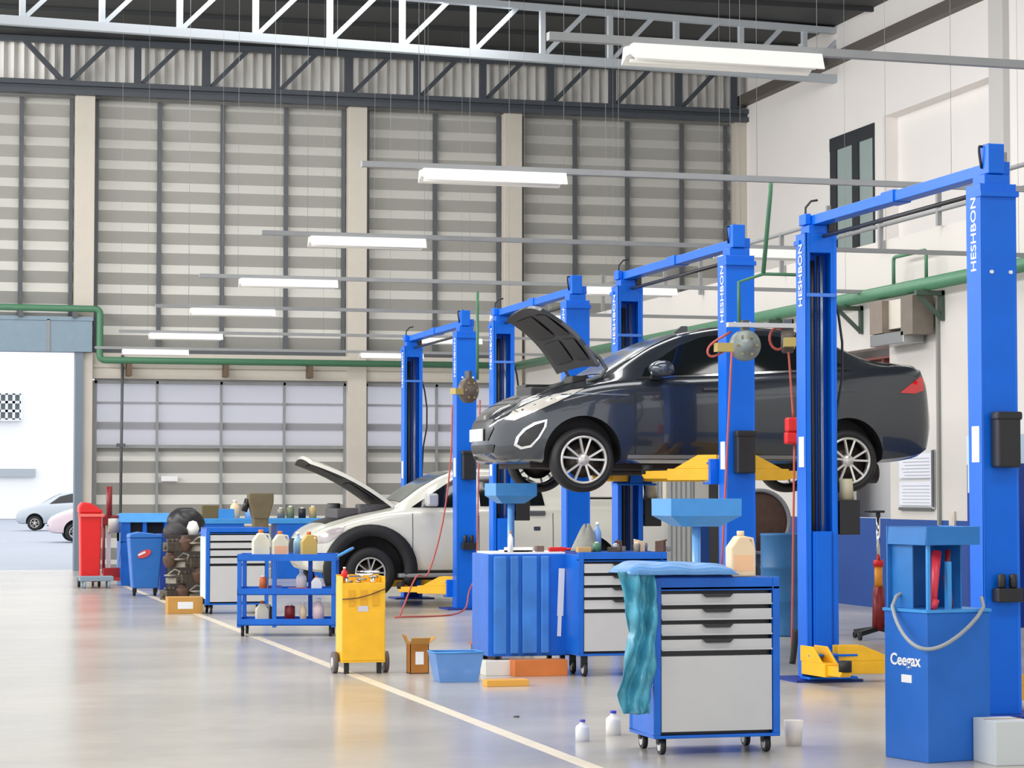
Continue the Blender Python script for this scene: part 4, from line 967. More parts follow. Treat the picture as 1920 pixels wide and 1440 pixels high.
for k in range(9):
    a = (-.6 + .6 * (k // 3) + .14 * (k % 3) - .1) * w2; yy = random.uniform(-.1, .1); hh = random.uniform(.04, .1)
    kind = k % 3
    if kind == 0:
        tag(place(MB().lathe([(0, 0), (.026, 0), (.026, hh * .4), (.018, hh * .5), (.018, hh), (.008, hh), (.008, .01), (0, .01)], n=14).build('wrench_socket', CHROME), (cx + a, 21.1 + yy, .801)), 'chrome wrench socket in the yellow cart tray, ' + ['left', 'middle', 'right'][k // 3], 'socket', 'loose steel parts in the yellow cart tray')
    elif kind == 1:
        tag(place(MB().lathe([(.015, 0), (.045, 0), (.045, .02), (.015, .02), (.015, 0)], n=18).build('bearing_ring', STEEL), (cx + a, 21.1 + yy, .801 + .02 * (k // 3))), 'steel bearing ring in the yellow cart tray, ' + ['left', 'middle', 'right'][k // 3], 'ring', 'loose steel parts in the yellow cart tray')
    else:
        tag(place(MB().box(-.06, .06, -.008, .008, 0, .012).cyl((.07, 0, 0), (.07, 0, .014), .02, n=6).cyl((-.07, 0, 0), (-.07, 0, .014), .017, n=6).build('spanner', CHROME), (cx + a * .6, 21.1 + yy, .801 + .05 + .02 * (k // 3)), random.uniform(0, 3)), 'chrome spanner in the yellow cart tray, ' + ['left', 'middle', 'right'][k // 3], 'spanner', 'loose steel parts in the yellow cart tray')
bottle(cx - w2 * .75, 21.1, .80, .14, .03, RED, 'small red bottle at the left corner of the yellow cart')

# stuff on the middle bench
zt = 1.08
def P(px, Y): return pX(px, Y)
def rag(x, y, z, s, m, label):
    def fn(u, v):
        a = u * 2 * math.pi; r_ = s * (.15 + .85 * v) * (1 + .15 * math.sin(3 * a)); h = s * 1.5 * (1 - v ** 1.3) * (1 + .1 * math.sin(5 * a + 2))
        return (x + r_ * math.cos(a) * .9, y + r_ * math.sin(a) * .6, z + .004 + max(0, h))
    return cloth('rag', fn, 32, 10, m, label, 'rag')
ztb = 1.078
rag(P(1100, 20.5), 20.5, zt, .15, mat('grey_rag', (150, 150, 142), .9, var=.2), 'grey crumpled rag heaped on the middle trolley')
bottle(P(1117, 20.55), 20.5, zt, .26, .035, mat('blue_white_bottle', (120, 160, 220), .3), 'blue and white bottle in front of the grey rag')
bottle(P(957, 20.6), 20.6, ztb, .18, .025, WHITEP, 'white bottle with orange cap at the left of the ribbed cabinet top', cap=ORANGE)
carton(P(1014, 20.6), 20.65, ztb, .07, .08, .05, mat('brown_pack', (110, 90, 84), .7), 'small brown box on the ribbed cabinet top', name='small_box')
tag(place(MB().box(-.13, .13, -.1, .1, 0, .012).box(-.13, .13, -.1, -.09, 0, .04).build('plastic_tray', WHITEP), (P(975, 20.6), 20.75, ztb)), 'white plastic tray on the ribbed cabinet top', 'tray')
tag(place(MB().box(-.11, .05, -.02, .02, 0, .04).cyl((.05, 0, .02), (.12, 0, .02), .012).build('power_tool', RED, bevel=.008), (P(1062, 20.4), 20.6, ztb), .1), 'red hand tool lying at the right end of the ribbed cabinet top', 'tool')
tag(place(MB().box(-.06, .06, -.04, .04, 0, .045).build('wooden_block', mat('tan_block', (196, 158, 104), .7), bevel=.004), (P(1094, 20.2), 20.2, zt)), 'tan block at the left front of the middle trolley top', 'block')
can(P(1117, 20.25), 20.22, zt, .09, .035, GREEN, 'short green tin on the middle trolley top', name='tin')
tool_mats = [GREASE, STEEL, BROWN, MGREY, GREASE2, BEIGE]
for k in range(10):
    px = 1137 + k * 11; h = .045 + .02 * (k % 3)
    o = MB()
    if k % 3 == 0: o.box(-.05, .05, -.012, .012, 0, h).cyl((.05, 0, 0), (.05, 0, h), .022, n=6)
    elif k % 3 == 1: o.lathe([(0, 0), (.03, 0), (.032, h), (.02, h + .01), (0, h + .012)], n=14)
    else: o.box(-.04, .04, -.03, .03, 0, h + .01).cyl((-.03, 0, h), (.06, 0, h + .02), .008)
    o = o.build(['spanner', 'parts_cup', 'clamp'][k % 3], tool_mats[k % 6], bevel=.002)
    place(o, (P(px, 20.4), 20.2 + .1 * (k % 4), zt), k * .7)
    tag(o, ['spanner', 'metal parts cup', 'metal clamp'][k % 3] + ', ' + ['first', 'second', 'third', 'fourth', 'fifth', 'sixth', 'seventh', 'eighth', 'ninth', 'last'][k] + ' from the left along the middle trolley top', 'tool', 'loose tools on the middle trolley top')

# parts washer (front right)
yw_ = 13.2; RZ = R(13); HW_ = .21
xc_ = pX(1736, yw_)
pcx, pcy = xc_ + HW_ * math.cos(RZ) - HW_ * math.sin(RZ), yw_ + HW_ * math.sin(RZ) + HW_ * math.cos(RZ)
pw = thing('parts_washer', (pcx, pcy, 0), 'blue parts washer with an open basin at the front right', 'parts washer', RZ)
ztk = pZ(1150, yw_, 1736)
MB().box(-HW_, HW_ + .05, -HW_, HW_, .0, ztk).build('tank', mat('washer_blue', (30, 104, 196), .38, var=.08), pw, bevel=.006)
MB().box(-HW_ - .008, HW_ + .058, -HW_ - .008, HW_ + .008, ztk, ztk + .018).build('tank_rim', SKYB, pw)
zb0, zb1 = ztk + .018, pZ(988, yw_, 1736)
WB = mat('washer_light_blue', (40, 118, 192), .4, var=.1); q = HW_ - .01
o = MB(); zr_ = zb1 - .11
o.box(-q, q, -q, -q + .012, zr_, zb1); o.box(-q, q, q - .012, q, zb0, zb1); o.box(-q, -q + .012, -q + .012, q - .012, zr_, zb1); o.box(q - .012, q, -q + .012, q - .012, zr_, zb1)
o.box(-q + .012, q - .012, -q + .012, q - .012, zb1 - .03, zb1 - .02)
o.box(-q + .03, -q + .04, -.02, q - .012, zb0, zr_); o.box(q - .04, q - .03, -.06, q - .012, zb0, zr_)
o.build('basin', WB, pw, bevel=.003)
MB().box(-q + .03, -q + .05, -q + .03, -q + .05, zb0, zr_).box(-.015, .015, -.16, -.13, zb0, zr_ - .1).build('basin_post', SKYB, pw)
a0, a1 = Vector((-HW_ - .02, .10, ztk + .03)), Vector((HW_ - .02, -HW_ - .03, ztk + .03)); mid_ = Vector((-HW_ - .04, -HW_ - .05, ztk - .21))
hp = [a0 + Vector((.12, 0, .1)), a0 + Vector((.03, 0, .06))]
for t in np.linspace(0, 1, 22):
    e = (1 - math.cos(math.pi * t)) / 2; bx_q = (a0 * (1 - t) ** 2 + Vector((-HW_ - .32, -HW_ - .32, ztk)) * 2 * t * (1 - t) + a1 * t * t)
    hp.append(Vector((bx_q.x, bx_q.y, ztk + .03 - .235 * math.sin(math.pi * t) ** .75)))
hp += [a1 + Vector((0, .02, .06))]
MB().tube(hp, .012).build('drain_hose', mat('grey_hose', (150, 156, 160), .35), pw)
t = MB(); M = Matrix.Translation((-HW_ - .003, .0, pZ(1243, yw_, 1700))) @ Matrix(((0, 0, -1, 0), (-1, 0, 0, 0), (0, 1, 0, 0), (0, 0, 0, 1)))
add_text(t, 'Ceegax', .098, M, bold=.0018); t.build('lettering', PAPER, pw, fix=False, label='white lettering on the tank')
MB().box(-HW_ - .003, -HW_, -.06, .04, pZ(1285, yw_, 1700), pZ(1270, yw_, 1700)).build('sticker', PAPER, pw)
def pwp(lx, ly): return pcx + lx * math.cos(RZ) - ly * math.sin(RZ), pcy + lx * math.sin(RZ) + ly * math.cos(RZ)
ax_, ay_ = pwp(-.12, -.16); bx_, by_ = pwp(-.05, -.1)
tag(MB().cyl((ax_, ay_, ztk + .05), (bx_, by_, zr_ - .04), .018, .03).cyl((ax_ - .01, ay_, ztk + .02), (ax_ + .01, ay_, ztk + .08), .026).build('brush', mat('pink_red_handle', (206, 50, 70), .4)), 'red handled brush leaning inside the parts washer', 'brush')
ax_, ay_ = pwp(.04, -.08)
tag(MB().cyl((ax_, ay_, zb0 + .18), (ax_ + .01, ay_, zr_ - .03), .016).cyl((ax_ + .02, ay_, zb0), (ax_, ay_, zb0 + .2), .022).build('air_gun', [DRED]), 'dark red gripped tool upright in the parts washer', 'tool')
# small pale box beside, bottom right
x, y = pX(1893, 13), 13.1
carton(x, 13.12, 0, .24, .3, pZ(1352, 13, 1875), mat('pale_grey_box', (198, 204, 206), .6), 'pale grey box at the foot of the nearest lift post', name='case')

# floor clutter in front of the cabinet
carton(*fl(783, 1262)[:2], 0, .17, .16, .27, CARD2, 'tall brown cardboard box with open flaps right of the yellow cart', lab=PAPER, flaps=True)
# basket
bx_, by_ = fl(862, 1280)[:2]; by_ += .15
bk = thing('plastic_basket', (bx_, by_, 0), 'translucent blue plastic basket on the floor', 'basket')
BASK = mat('blue_translucent_plastic', (110, 160, 226), .25, alpha=.78, var=.06)
def frus(mb, a0, b0, a1, b1, h, z0=0):
    mb.add([(-a0, -b0, z0), (a0, -b0, z0), (a0, b0, z0), (-a0, b0, z0), (-a1, -b1, h), (a1, -b1, h), (a1, b1, h), (-a1, b1, h)], [(0, 1, 5, 4), (1, 2, 6, 5), (2, 3, 7, 6), (3, 0, 4, 7), (0, 3, 2, 1)])
k = MB(); frus(k, .165, .12, .21, .15, .25); o = k.build('basket_body', BASK, bk); sd = o.modifiers.new('s', 'SOLIDIFY'); sd.thickness = .006; o.modifiers.new('b', 'BEVEL').width = .01
MB().tube([(-.21, -.15, .25), (.21, -.15, .25), (.21, .15, .25), (-.21, .15, .25)], .008, closed=True).build('rim', SKYB, bk)
for k in range(4):
    tag(place(MB().lathe([(0, 0), (.045, 0), (.05, .05), (.03, .09), (0, .09)], n=16).build('oil_filter', [WHITEP, DGREY, BLACK, WHITEP][k]), (bx_ - .1 + .07 * k, by_ + .02 * (-1) ** k, .01)), ['white round filter at the left end inside the blue basket', 'dark grey round filter inside the blue basket', 'black round filter inside the blue basket', 'white round filter at the right end inside the blue basket'][k], 'filter', 'filters in the blue basket')
x, y = fl(912, 1236)[:2]; carton(x, y, 0, .26, .2, .14, mat('dark_brown_box', (110, 82, 66), .8), 'dark brown box behind the blue basket', lab=None)
carton(x - .03, y, .142, .24, .18, .025, mat('rust_lid', (176, 96, 70), .7), 'flat rust red box lying on the dark brown box', name='lid_box')
x, y = fl(935, 1266)[:2]; carton(x, y + .05, 0.0, .26, .2, .13, mat('white_carton', (226, 224, 218), .7), 'white box between the blue basket and the orange box')
x, y = fl(1015, 1268)[:2]; carton(x, y + .1, 0, .48, .2, .14, ORANGE, 'long orange cardboard box by the trolley castor')
x, y = fl(948, 1286)[:2]; carton(x, y, 0, .36, .16, .055, mat('amber_tray', (226, 166, 72), .7), 'flat amber tray box on the floor nearest the blue basket', flaps=False, name='tray_box')
x, y = fl(968, 1345)[:2]; tag(place(MB().cyl((0, 0, 0), (0, 0, .012), .022, n=6).build('nut', DGREY), (x, y, 0)), 'dark nut lying alone on the floor', 'nut')
# bottles and cup at the bottom edge
x, y = pX(1150, 14.0), 14.0
x, y = fl(1150, 1378)[:2]
bottle(x, y, 0, .16, .05, WHITEP, 'white bottle with a blue cap by the foot of the nearest trolley', cap=mat('royal_blue', (50, 60, 200), .4))
x, y = fl(1092, 1390)[:2]
bottle(x, y, 0, .14, .045, mat('milky', (236, 238, 246), .4), 'milky bottle left of the blue capped one on the floor', cap=mat('violet_cap', (90, 80, 190), .4))
x, y = fl(1488, 1398)[:2]
tag(place(MB().lathe([(.0, 0), (.05, 0), (.062, .16), (.058, .16), (.047, .01), (0, .01)], n=20).build('paper_cup', mat('cream_cup', (236, 226, 214), .6)), (x, y, 0)), 'cream cup on the floor right of the nearest trolley', 'cup')

# transmission jack behind the washer
jx, jy = fl(1648, 1160)[:2]; jx, jy = pX(1646, 24.5), 24.5
jk = thing('transmission_jack', (jx, jy, 0), 'red and yellow telescopic transmission jack behind the parts washer', 'jack')
zf = lambda py: pZ(py, 24.5, 1648)
lg = MB()
for a in range(4): q = a * 1.571 + .5; bar(lg, (0, 0, .12), (math.cos(q) * .33, math.sin(q) * .33, .07), .05); lg.cyl((math.cos(q) * .33 - .015, math.sin(q) * .33, .035), (math.cos(q) * .33 + .015, math.sin(q) * .33, .035), .035, n=12)
lg.build('base', BLKP, jk)
z1 = zf(1128); z2 = zf(1100); z3 = zf(1062); z4 = zf(1050); z5 = zf(970)
MB().cyl((0, 0, .1), (0, 0, z2), .075, .06, n=18).build('pump_body', DRED, jk)
MB().cyl((0, 0, z2), (0, 0, z3), .045, n=18).build('cylinder', mat('amber_sleeve', (232, 150, 40), .35), jk)
MB().cyl((0, 0, z3), (0, 0, z4), .055, n=18).build('collar', RED, jk)
MB().cyl((0, 0, z4), (0, 0, z5), .022, n=12).build('ram', CHROME, jk)
MB().box(-.02, .02, -.02, .02, z5, z5 + .05).box(-.09, .06, -.05, .05, z5 + .05, z5 + .075).box(-.16, -.09, -.012, .012, z5 + .055, z5 + .07).build('saddle', BLKP, jk, bevel=.004)
MB().cyl((.05, -.05, .2), (.17, -.1, .3), .012).build('pump_handle', STEEL, jk)
# low machine beside it
tag(place(MB().box(-.45, .1, -.2, .2, .04, .22).box(-.2, .15, -.12, .12, .22, .36).cyl((-.4, -.2, .05), (-.4, .2, .05), .05).cyl((.1, -.2, .05), (.1, .2, .05), .05).build('floor_jack', mat('teal_grey', (120, 140, 142), .5, var=.2), bevel=.01), (jx - .15, jy + 2.0, 0)), 'grey green low trolley on the floor behind the transmission jack', 'floor jack')

# behind the second lift: balancer hood + drum
bx0 = pX(1440, 26); 
wbm = thing('tyre_machine', (pX(1432, 25.9), 26.1, 0), 'dark brown round wheel guard machine behind the sedan lift', 'tyre machine')
zc_ = pZ(978, 25.9, 1430)
MB().lathe([(0, -.06), (.33, -.06), (.36, -.03), (.36, .06), (.33, .09), (0, .09)], n=40, ax='y').build('round_guard', BROWN, wbm).location = (0, 0, zc_)
MB().lathe([(.34, -.09), (.38, -.09), (.38, .1), (.34, .1), (.34, -.09)], n=40, ax='y').build('guard_rim', MGREY, wbm).location = (0, 0, zc_)
MB().box(-.12, .12, .0, .3, 0, zc_ - .2).build('stand', DGREY, wbm, bevel=.01)
dr = thing('drum', (pX(1462, 25.6), 25.4, 0), 'light blue oil drum standing between the sedan lift and the empty lift', 'drum')
zd = pZ(1000, 25.4, 1460)
MB().lathe([(0, 0), (.29, 0), (.3, .02), (.29, .04), (.29, zd * .33), (.3, zd * .345), (.29, zd * .36), (.29, zd * .65), (.3, zd * .665), (.29, zd * .68), (.29, zd - .03), (.3, zd - .01), (.29, zd), (.27, zd - .02), (0, zd - .02)], n=36).build('drum_body', mat('teal_blue', (44, 112, 168), .45, var=.2), dr)
MB().cyl((.12, -.1, zd - .02), (.12, -.1, zd), .03).build('bung', STEEL, dr)

# dark shelf items through hatch and wall furniture on lower right wall
MB_ = MB()
tag(MB().box(XM + .27, XM + .53, YH0 + .05, YH1 + .3, 3.2, 3.36).box(XM + .27, XM + .53, YH0 + .05, YH1 + .3, 3.5, 3.53).box(XM + .3, XM + .5, YH0 + .1, YH0 + .14, 3.36, 3.5).box(XM + .3, XM + .5, YH0 + .9, YH0 + .94, 3.36, 3.5).build('storage_rack', mat('red_brown_rack', (130, 70, 64), .6)), 'red brown storage rack inside the opening behind the sedan boot', 'rack')
nb = thing('notice_board', (XM, 29.9, 0), 'notice board with two printed sheets on the white right wall', 'notice board')
ya, yb = float(on(0, XM, 1690, 900)[1]), float(on(0, XM, 1752, 900)[1]); zt_, zb_ = float(on(0, XM, 1720, 848)[2]), float(on(0, XM, 1720, 950)[2])
nb.location = (XM - .005, (ya + yb) / 2, (zt_ + zb_) / 2); hy, hz = abs(ya - yb) / 2, (zt_ - zb_) / 2
MB().box(-.03, 0, -hy - .04, hy + .04, -hz - .03, hz + .03).box(-.04, -.02, -hy - .05, -hy - .0, -hz, hz + .02, 1).box(-.04, -.02, -hy, hy, -hz - .05, -hz - .01, 1).build('board', [LGREY, DGREY], nb)
SHEET = mat('printed_sheet', (214, 216, 226), .7, var=.05, scale=30)
MB().box(-.035, -.03, -hy + .02, hy - .02, .02, hz - .02).build('printed_sheet', SHEET, nb); MB().box(-.035, -.03, -hy + .02, hy - .02, -hz + .02, -.03).build('printed_sheet', SHEET, nb)
lnm = MB()
for k in range(7): lnm.box(-.037, -.035, -hy + .06, hy - .1 - .05 * (k % 3), hz - .09 - k * .045, hz - .08 - k * .045); lnm.box(-.037, -.035, -hy + .06, hy - .1 - .04 * (k % 2), -.09 - k * .045, -.082 - k * .045)
lnm.build('text_line', mat('print_grey', (150, 154, 166), .7), nb)
y = float(on(0, XM, 1762, 700)[1]); tag(MB().box(XM - .04, XM, y - .03, y + .03, 1.15, 4.2).build('conduit', mat('grey_conduit', (130, 132, 126), .5)), 'vertical grey conduit on the white right wall beside the notice board', 'conduit')
y = float(on(0, XM, 1788, 970)[1]); tag(MB().box(XM - .03, XM, y - .08, y + .08, 1.16, 1.36).box(XM - .035, XM - .03, y - .04, y + .04, 1.2, 1.31).build('wall_switch', CREAM), 'small cream switch plate low on the white right wall', 'switch')
# unit under pipe
ya, yb = float(on(0, XM, 1757, 600)[1]), float(on(0, XM, 1675, 600)[1])
un = thing('wall_duct', (XM - .35, (ya + yb) / 2, 0), 'brown grey wall duct unit hanging under the large green pipe', 'duct')
Lh = abs(yb - ya) / 2; zt_ = 4.2; zb_ = float(on(0, XM, 1700, 632)[2])
MB().box(0, .3, -Lh, -Lh + .38, zb_ - .02, zt_).build('duct_box', mat('umber_metal', (112, 104, 94), .5, var=.1), un)
MB().box(0, .3, Lh - .42, Lh, zb_ + .05, zt_).build('duct_box', mat('umber_metal2', (128, 116, 106), .5, var=.1), un)
MB().box(.1, .3, -Lh + .38, Lh - .42, zb_ + .1, zt_).build('back_panel', CREAM, un)
MB().box(0, .3, -Lh + .3, Lh, zb_ - .12, zb_ + .04).build('metal_tray', STEEL, un, bevel=.01)
# blue locker by the right edge
ya = float(on(0, XM - .4, 1822, 900)[1])
lk = thing('locker', (XM - .22, ya - .5, 0), 'blue locker against the right wall behind the nearest lift post', 'locker')
MB().box(-.2, .2, -.6, .6, 0, 1.95).build('locker_body', NAVY, lk, bevel=.01)
MB().box(-.21, -.2, -.55, .55, 1.6, 1.95).box(-.2, .2, -.6, .6, 1.95, 2.3).build('top_panel', mat('pale_blue_panel', (196, 218, 240), .5), lk)

# ================================================================ FAR LEFT CORNER
# red wheeled bin
x0_, y0_ = fl(176, 1102)[:2]
rbn = thing('waste_bin', (x0_ - .05, y0_ + .3, 0), 'tall red bin with a lid standing at the door jamb', 'bin')
hb = pZ(962, y0_ + .3, 170)
k = MB(); frus(k, .16, .18, .18, .22, hb, .1); k.add([(-.18, -.22, hb), (.18, -.22, hb), (.18, .22, hb), (-.18, .22, hb)], [(0, 1, 2, 3)]); k.build('bin_body', RED, rbn, bevel=.02)
MB().prism([(-.2, hb), (.2, hb), (.19, hb + .05), (.0, hb + .17), (-.14, hb + .19), (-.2, hb + .12)], 'y', -.24, .24).build('lid', RED, rbn, bevel=.03)
MB().box(-.22, .22, -.26, -.22, hb - .06, hb - .01).build('rim', mat('pale_red_rim', (240, 110, 100), .4), rbn)
for s in (-1, 1): MB().cyl((s * .17 - .02, .1, .08), (s * .17 + .02, .1, .08), .08, n=16).build('wheel', BLACK, rbn)
# low grey dolly in front
tag(place(MB().box(-.28, .28, -.2, .2, .12, .2).cyl((-.22, -.18, .06), (-.18, -.18, .06), .06).cyl((.18, -.18, .06), (.22, -.18, .06), .06).cyl((-.22, .16, .06), (-.18, .16, .06), .06).cyl((.18, .16, .06), (.22, .16, .06), .06).build('dolly', [mat('grey_blue_dolly', (130, 150, 166), .5)], bevel=.01), (x0_ + .02, y0_ - .15, 0)), 'low grey wheeled dolly in front of the red bin', 'dolly')
# engine crane
ex, ey = fl(205, 1098)[:2]; ey += .2
ec = thing('engine_crane', (ex, ey, 0), 'white and red engine crane beside the tall red bin', 'crane')
zt_ = pZ(912, ey, 203)
MB().box(-.035, .035, -.035, .035, .1, zt_ - .55).build('mast', mat('off_white_metal', (224, 222, 218), .4), ec)
MB().cyl((.0, -.06, zt_ - .6), (.0, -.06, zt_), .05, n=14).build('ram', DRED, ec)
MB().box(-.12, .16, -.1, .1, zt_ - .68, zt_ - .5).build('boom_head', DRED, ec, bevel=.02)
MB().cyl((-.09, -.05, .2), (-.09, -.05, zt_ - .62), .025, n=10).build('pump', DRED, ec)
k = MB(); bar(k, (0, 0, .12), (-.3, -.4, .1), .06); bar(k, (0, 0, .12), (.35, -.4, .1), .06); k.box(-.1, .3, -.15, .15, .12, .3); k.build('base_leg', mat('crane_red', (180, 40, 40), .5), ec)
for a in (-.3, .35): MB().cyl((a - .015, -.4, .05), (a + .015, -.4, .05), .05, n=14).build('castor', BLACK, ec)
MB().cyl((-.02, -.06, pZ(985, ey, 200)), (.18, -.06, pZ(985, ey, 200)), .13, n=18).build('canister', mat('pale_canister', (206, 206, 196), .5), ec)

# blue bin with round badge
x0_, y0_ = fl(274, 1118)[:2]; y0_ += .25
bn = thing('wheeled_bin', (x0_, y0_, 0), 'blue wheeled bin with a red and white badge, left of the scrap pile', 'bin')
hb = pZ(1008, y0_, 274)
k = MB(); frus(k, .2, .18, .26, .24, hb, .12); k.add([(-.26, -.24, hb), (.26, -.24, hb), (.26, .24, hb), (-.26, .24, hb)], [(0, 1, 2, 3)]); k.build('bin_body', BINB, bn, bevel=.02)
MB().prism([(-.27, hb), (.27, hb), (.24, hb + .05), (-.1, hb + .09), (-.25, hb + .06)], 'y', -.26, .26).build('lid', BINB, bn, bevel=.015)
bz = hb * .67
M = Matrix.Translation((-.03, -.240, bz + .05)) @ Matrix.Rotation(R(-25), 4, 'Y')
k = MB(); n_ = 20; k.add([M @ Vector((.11 * math.cos(2 * math.pi * i / n_), -.002, .055 * math.sin(2 * math.pi * i / n_))) for i in range(n_)] + [M @ Vector((.11 * math.cos(2 * math.pi * i / n_), .03, .055 * math.sin(2 * math.pi * i / n_))) for i in range(n_)], [tuple(range(n_))] + [(i, (i + 1) % n_, n_ + (i + 1) % n_, n_ + i) for i in range(n_)])
k.build('badge', mat('badge_red', (214, 70, 74), .5), bn)
k = MB(); k.obox((-.07, -.246, bz + .055), (.12, .004, .03), (0, R(-25), 0)); k.build('badge_stripe', PAPER, bn)
for s in (-1, 1): MB().cyl((s * .16 - .02, 0, .07), (s * .16 + .02, 0, .07), .07, n=14).box(s * .16 - .03, s * .16 + .03, -.1, .0, .05, .14).build('wheel', BLACK, bn)
# big blue open fronted crate behind it
y0_ = 41.7; xa, xb_ = pX(228, y0_), pX(320, y0_)
k = thing('blue_container', ((xa + xb_) / 2, y0_ + .4, 0), 'large blue container with two dark openings behind the badged bin', 'container')
hw_ = (xb_ - xa) / 2; zt_ = pZ(962, y0_, 274)
m = MB().box(-hw_, hw_, -.38, .4, 0, zt_ - .5).box(-hw_, hw_, .0, .4, zt_ - .5, zt_ - .12).box(-hw_, -hw_ + .16, -.38, .4, zt_ - .5, zt_ - .15).box(-.05, .02, -.38, .4, zt_ - .5, zt_ - .15).box(hw_ - .1, hw_, -.38, .4, zt_ - .5, zt_ - .15); m.build('container_body', BLUE2, k, bevel=.01)
MB().prism([(-.42, zt_ - .16), (.42, zt_ - .16), (.42, zt_ - .04), (-.3, zt_)], 'x', -hw_ - .02, hw_ + .02).build('hood', SKYB, k, bevel=.01)
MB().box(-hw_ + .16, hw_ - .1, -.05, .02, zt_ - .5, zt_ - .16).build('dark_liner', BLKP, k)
# long blue bench by the back gate
y0_ = 44.5; xa, xb_ = pX(378, y0_), pX(610, y0_)
wbn = thing('workbench', ((xa + xb_) / 2, y0_ + .4, 0), 'long blue workbench along the back gate', 'workbench')
hw_ = (xb_ - xa) / 2; zt_ = pZ(972, y0_, 450)
MB().box(-hw_, hw_, -.4, .4, zt_ - .1, zt_).build('bench_top', SKYB, wbn, bevel=.01)
for a, c_ in ((-hw_, -hw_ + .8), (hw_ - .9, hw_)): MB().box(a, c_, -.38, .38, .0, zt_ - .1).build('pedestal', BLUE2, wbn, bevel=.01)
for a in (-.5, .6): MB().box(a - .04, a + .04, -.36, -.28, 0, zt_ - .1).build('leg', NAVY, wbn)
for j, (px, h, m_, lb) in enumerate(((395, .3, mat('olive_box', (110, 96, 60), .7), 'olive box at the left end of the blue workbench'), (442, .34, BEIGE, 'beige canister on the blue workbench'), (424, .22, SKYB, 'small light blue box on the blue workbench'), (470, .28, mat('pale_blue_can', (150, 190, 236), .5), 'pale blue can on the blue workbench'))):
    x = pX(px, y0_ + .2)
    if j % 2 == 0: carton(x, y0_ + .3, zt_, .3, .2, h * .8, m_, lb, name='parts_box')
    else: bottle(x, y0_ + .3, zt_, h, .09, m_, lb, name='canister')
for j, px in enumerate((530, 548, 570, 590)):
    can(pX(px, y0_ + .1), y0_ + .3, zt_, .2 + .03 * (j % 2), .07, [GREASE2, mat('sage', (120, 130, 100), .6), BLKP, mat('tan', (186, 160, 110), .6)][j], ['grey metal', 'sage green', 'black', 'tan'][j] + ' tin at the right end of the blue workbench', group='tins on the blue workbench', name='tin')
# olive stand with funnel head
y0_ = 38.5; x = pX(488, y0_); zt_ = pZ(924, y0_, 488)
fs = thing('bench_grinder_stand', (x, y0_, 0), 'brown olive pedestal machine with a wide head behind the far drawer trolley', 'grinder')
OL = mat('olive_brown', (110, 98, 72), .6, var=.2)
MB().box(-.12, .12, -.12, .12, 0, zt_ - .35).build('pedestal', OL, fs, bevel=.02)
MB().prism([(-.12, zt_ - .42), (.12, zt_ - .42), (.2, zt_ - .15), (.2, zt_), (-.2, zt_), (-.2, zt_ - .15)], 'y', -.14, .14).build('head', OL, fs, bevel=.02)
MB().cyl((-.26, 0, zt_ - .3), (-.2, 0, zt_ - .1), .05, n=14).build('grinding_wheel', BLKP, fs)
# scrap pile of engine parts + black bags
def scrap(x, y, z, s, rz, kind, m, label):
    t = MB()
    if kind == 0:
        t.box(-.2 * s, .2 * s, -.15 * s, .15 * s, 0, .22 * s)
        for a in (-.12, 0, .12): t.cyl((a * s, 0, .2 * s), (a * s, 0, .3 * s), .05 * s, n=12)
        t.cyl((-.25 * s, 0, .1 * s), (.27 * s, 0, .1 * s), .05 * s, n=12)
    elif kind == 1:
        t.lathe([(0, 0), (.1 * s, 0), (.12 * s, .05 * s), (.16 * s, .12 * s), (.17 * s, .25 * s), (.1 * s, .3 * s), (.08 * s, .38 * s), (0, .38 * s)], n=18)
        t.cyl((0, 0, .15 * s), (.28 * s, 0, .2 * s), .05 * s, n=12)
    else:
        t.box(-.15 * s, .15 * s, -.1 * s, .1 * s, 0, .14 * s); t.lathe([(.06 * s, 0), (.16 * s, 0), (.16 * s, .04 * s), (.06 * s, .04 * s), (.06 * s, 0)], (.0, -.1 * s, .18 * s), n=20)
        t.tube([(.1 * s, 0, .1 * s), (.2 * s, 0, .3 * s), (.05 * s, 0, .34 * s), (-.15 * s, 0, .2 * s)], .03 * s)
    o = t.build(['engine_block', 'gearbox', 'manifold'][kind], m, bevel=.008)
    return tag(place(o, (x, y, z), rz), label, 'engine part')
y0_ = 36.2
lvl = ['bottom row', 'second row', 'third row', 'top row']; side = ['left', 'middle', 'right']
for r_i in range(4):
    for c_i in range(3):
        px = 322 + 23 * c_i + (4 if r_i % 2 else -2); kd = (r_i * 2 + c_i) % 3
        scrap(pX(px, y0_), y0_ + .03 * r_i, .24 * r_i, .62, (.5, -.4, .15, -.7, .3)[(r_i * 3 + c_i * 2) % 5], kd, [GREASE, GREASE2, mat('rusty_cast', (100, 74, 60), .6, .2, var=.3)][(r_i + 2 * c_i) % 3], ['greasy engine block, ', 'cast gearbox, ', 'cast manifold, '][kd] + lvl[r_i] + ' ' + side[c_i] + ' of the scrap pile')
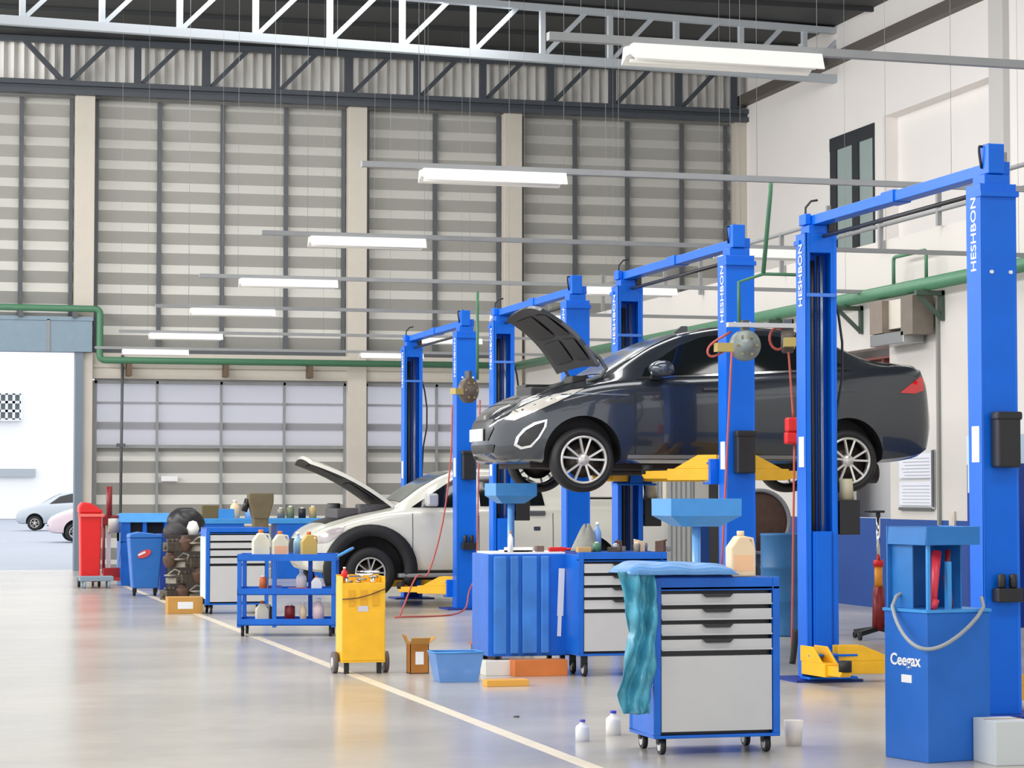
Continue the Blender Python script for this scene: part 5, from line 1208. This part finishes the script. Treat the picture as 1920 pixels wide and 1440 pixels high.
def bag(x, y, z, s, m, label):
    def fn(u, v):
        a = u * 2 * math.pi; r_ = s * (.2 + .8 * math.sin(math.pi * min(1, v * .9 + .08)) ** .6) * (1 + .08 * math.sin(5 * a + v * 6)); return (x + r_ * math.cos(a), y + r_ * .8 * math.sin(a), z + s * 1.5 * v)
    return cloth('sack', fn, 32, 14, m, label, 'sack', .003)
BAG = mat('black_bag', (36, 36, 40), .4, var=.3)
bag(pX(330, 37.2), 37.3, .86, .18, mat('dark_grey_bag', (60, 56, 58), .6, var=.2), 'dark grey sack lying on the scrap pile left side')
tag(place(MB().box(-.29, .29, -.25, .25, 0, .95).build('scrap_crate', mat('dark_crate', (58, 52, 48), .7, var=.2), bevel=.01), (pX(352, 37.3), 37.4, 0)), 'dark crate standing behind the scrap pile', 'crate')
bag(pX(348, 40), 40, 0.9, .3, BAG, 'black sack heaped high behind the scrap pile')
tag(place(MB().box(-.45, .45, -.3, .3, 0, .92).build('pallet_box', NAVY, bevel=.01), (pX(350, 40), 40.2, 0)), 'dark blue box standing under the black sack', 'box')
tag(place(MB().lathe([(.0, 0), (.08, 0), (.1, .1), (.06, .2), (0, .22)], n=14).build('canister', WHITEP), (pX(362, 37.3), 37.3, .95)), 'white canister on the dark crate at the right', 'canister')
carton(*fl(345, 1150)[:2], 0, .46, .3, .22, CARD, 'tan cardboard box on the floor before the scrap pile', lab=PAPER, name='carton')

# outdoor parked cars, simplified stations
def far_car(px, Y, paint, label, L=4.4, rz=0.0):
    t = thing('car', (pX(px, Y), Y, 0), label, 'car', rz)
    S = dict(SED); b_, tt = car_body(S, paint, [(.91, .36), (3.64, .36)], .37, t, N=40)
    poly_patch(tt, WS, 'top', .01, 'windscreen', GLASSD, t)
    for s in (-1, 1):
        poly_patch(tt, [(1.52, 1.13), (1.95, 1.44), (2.42, 1.56), (3.0, 1.55), (3.62, 1.26)], 'side', .01, 'side_window', GLASSD, t, s=s, grid=.1)
        for wx in (.91, 3.64): make_wheel(t, wx, s * .80, .31, .31, .2, s, .2)
    return t
far_car(28, 105, mat('silver_grey_car', (186, 194, 202), .3, .4), 'silver grey car parked outside, farther of the two', rz=R(-8))
far_car(85, 80, mat('white_pink_car', (220, 200, 206), .3), 'pale pinkish car parked outside, cut by the door jamb')
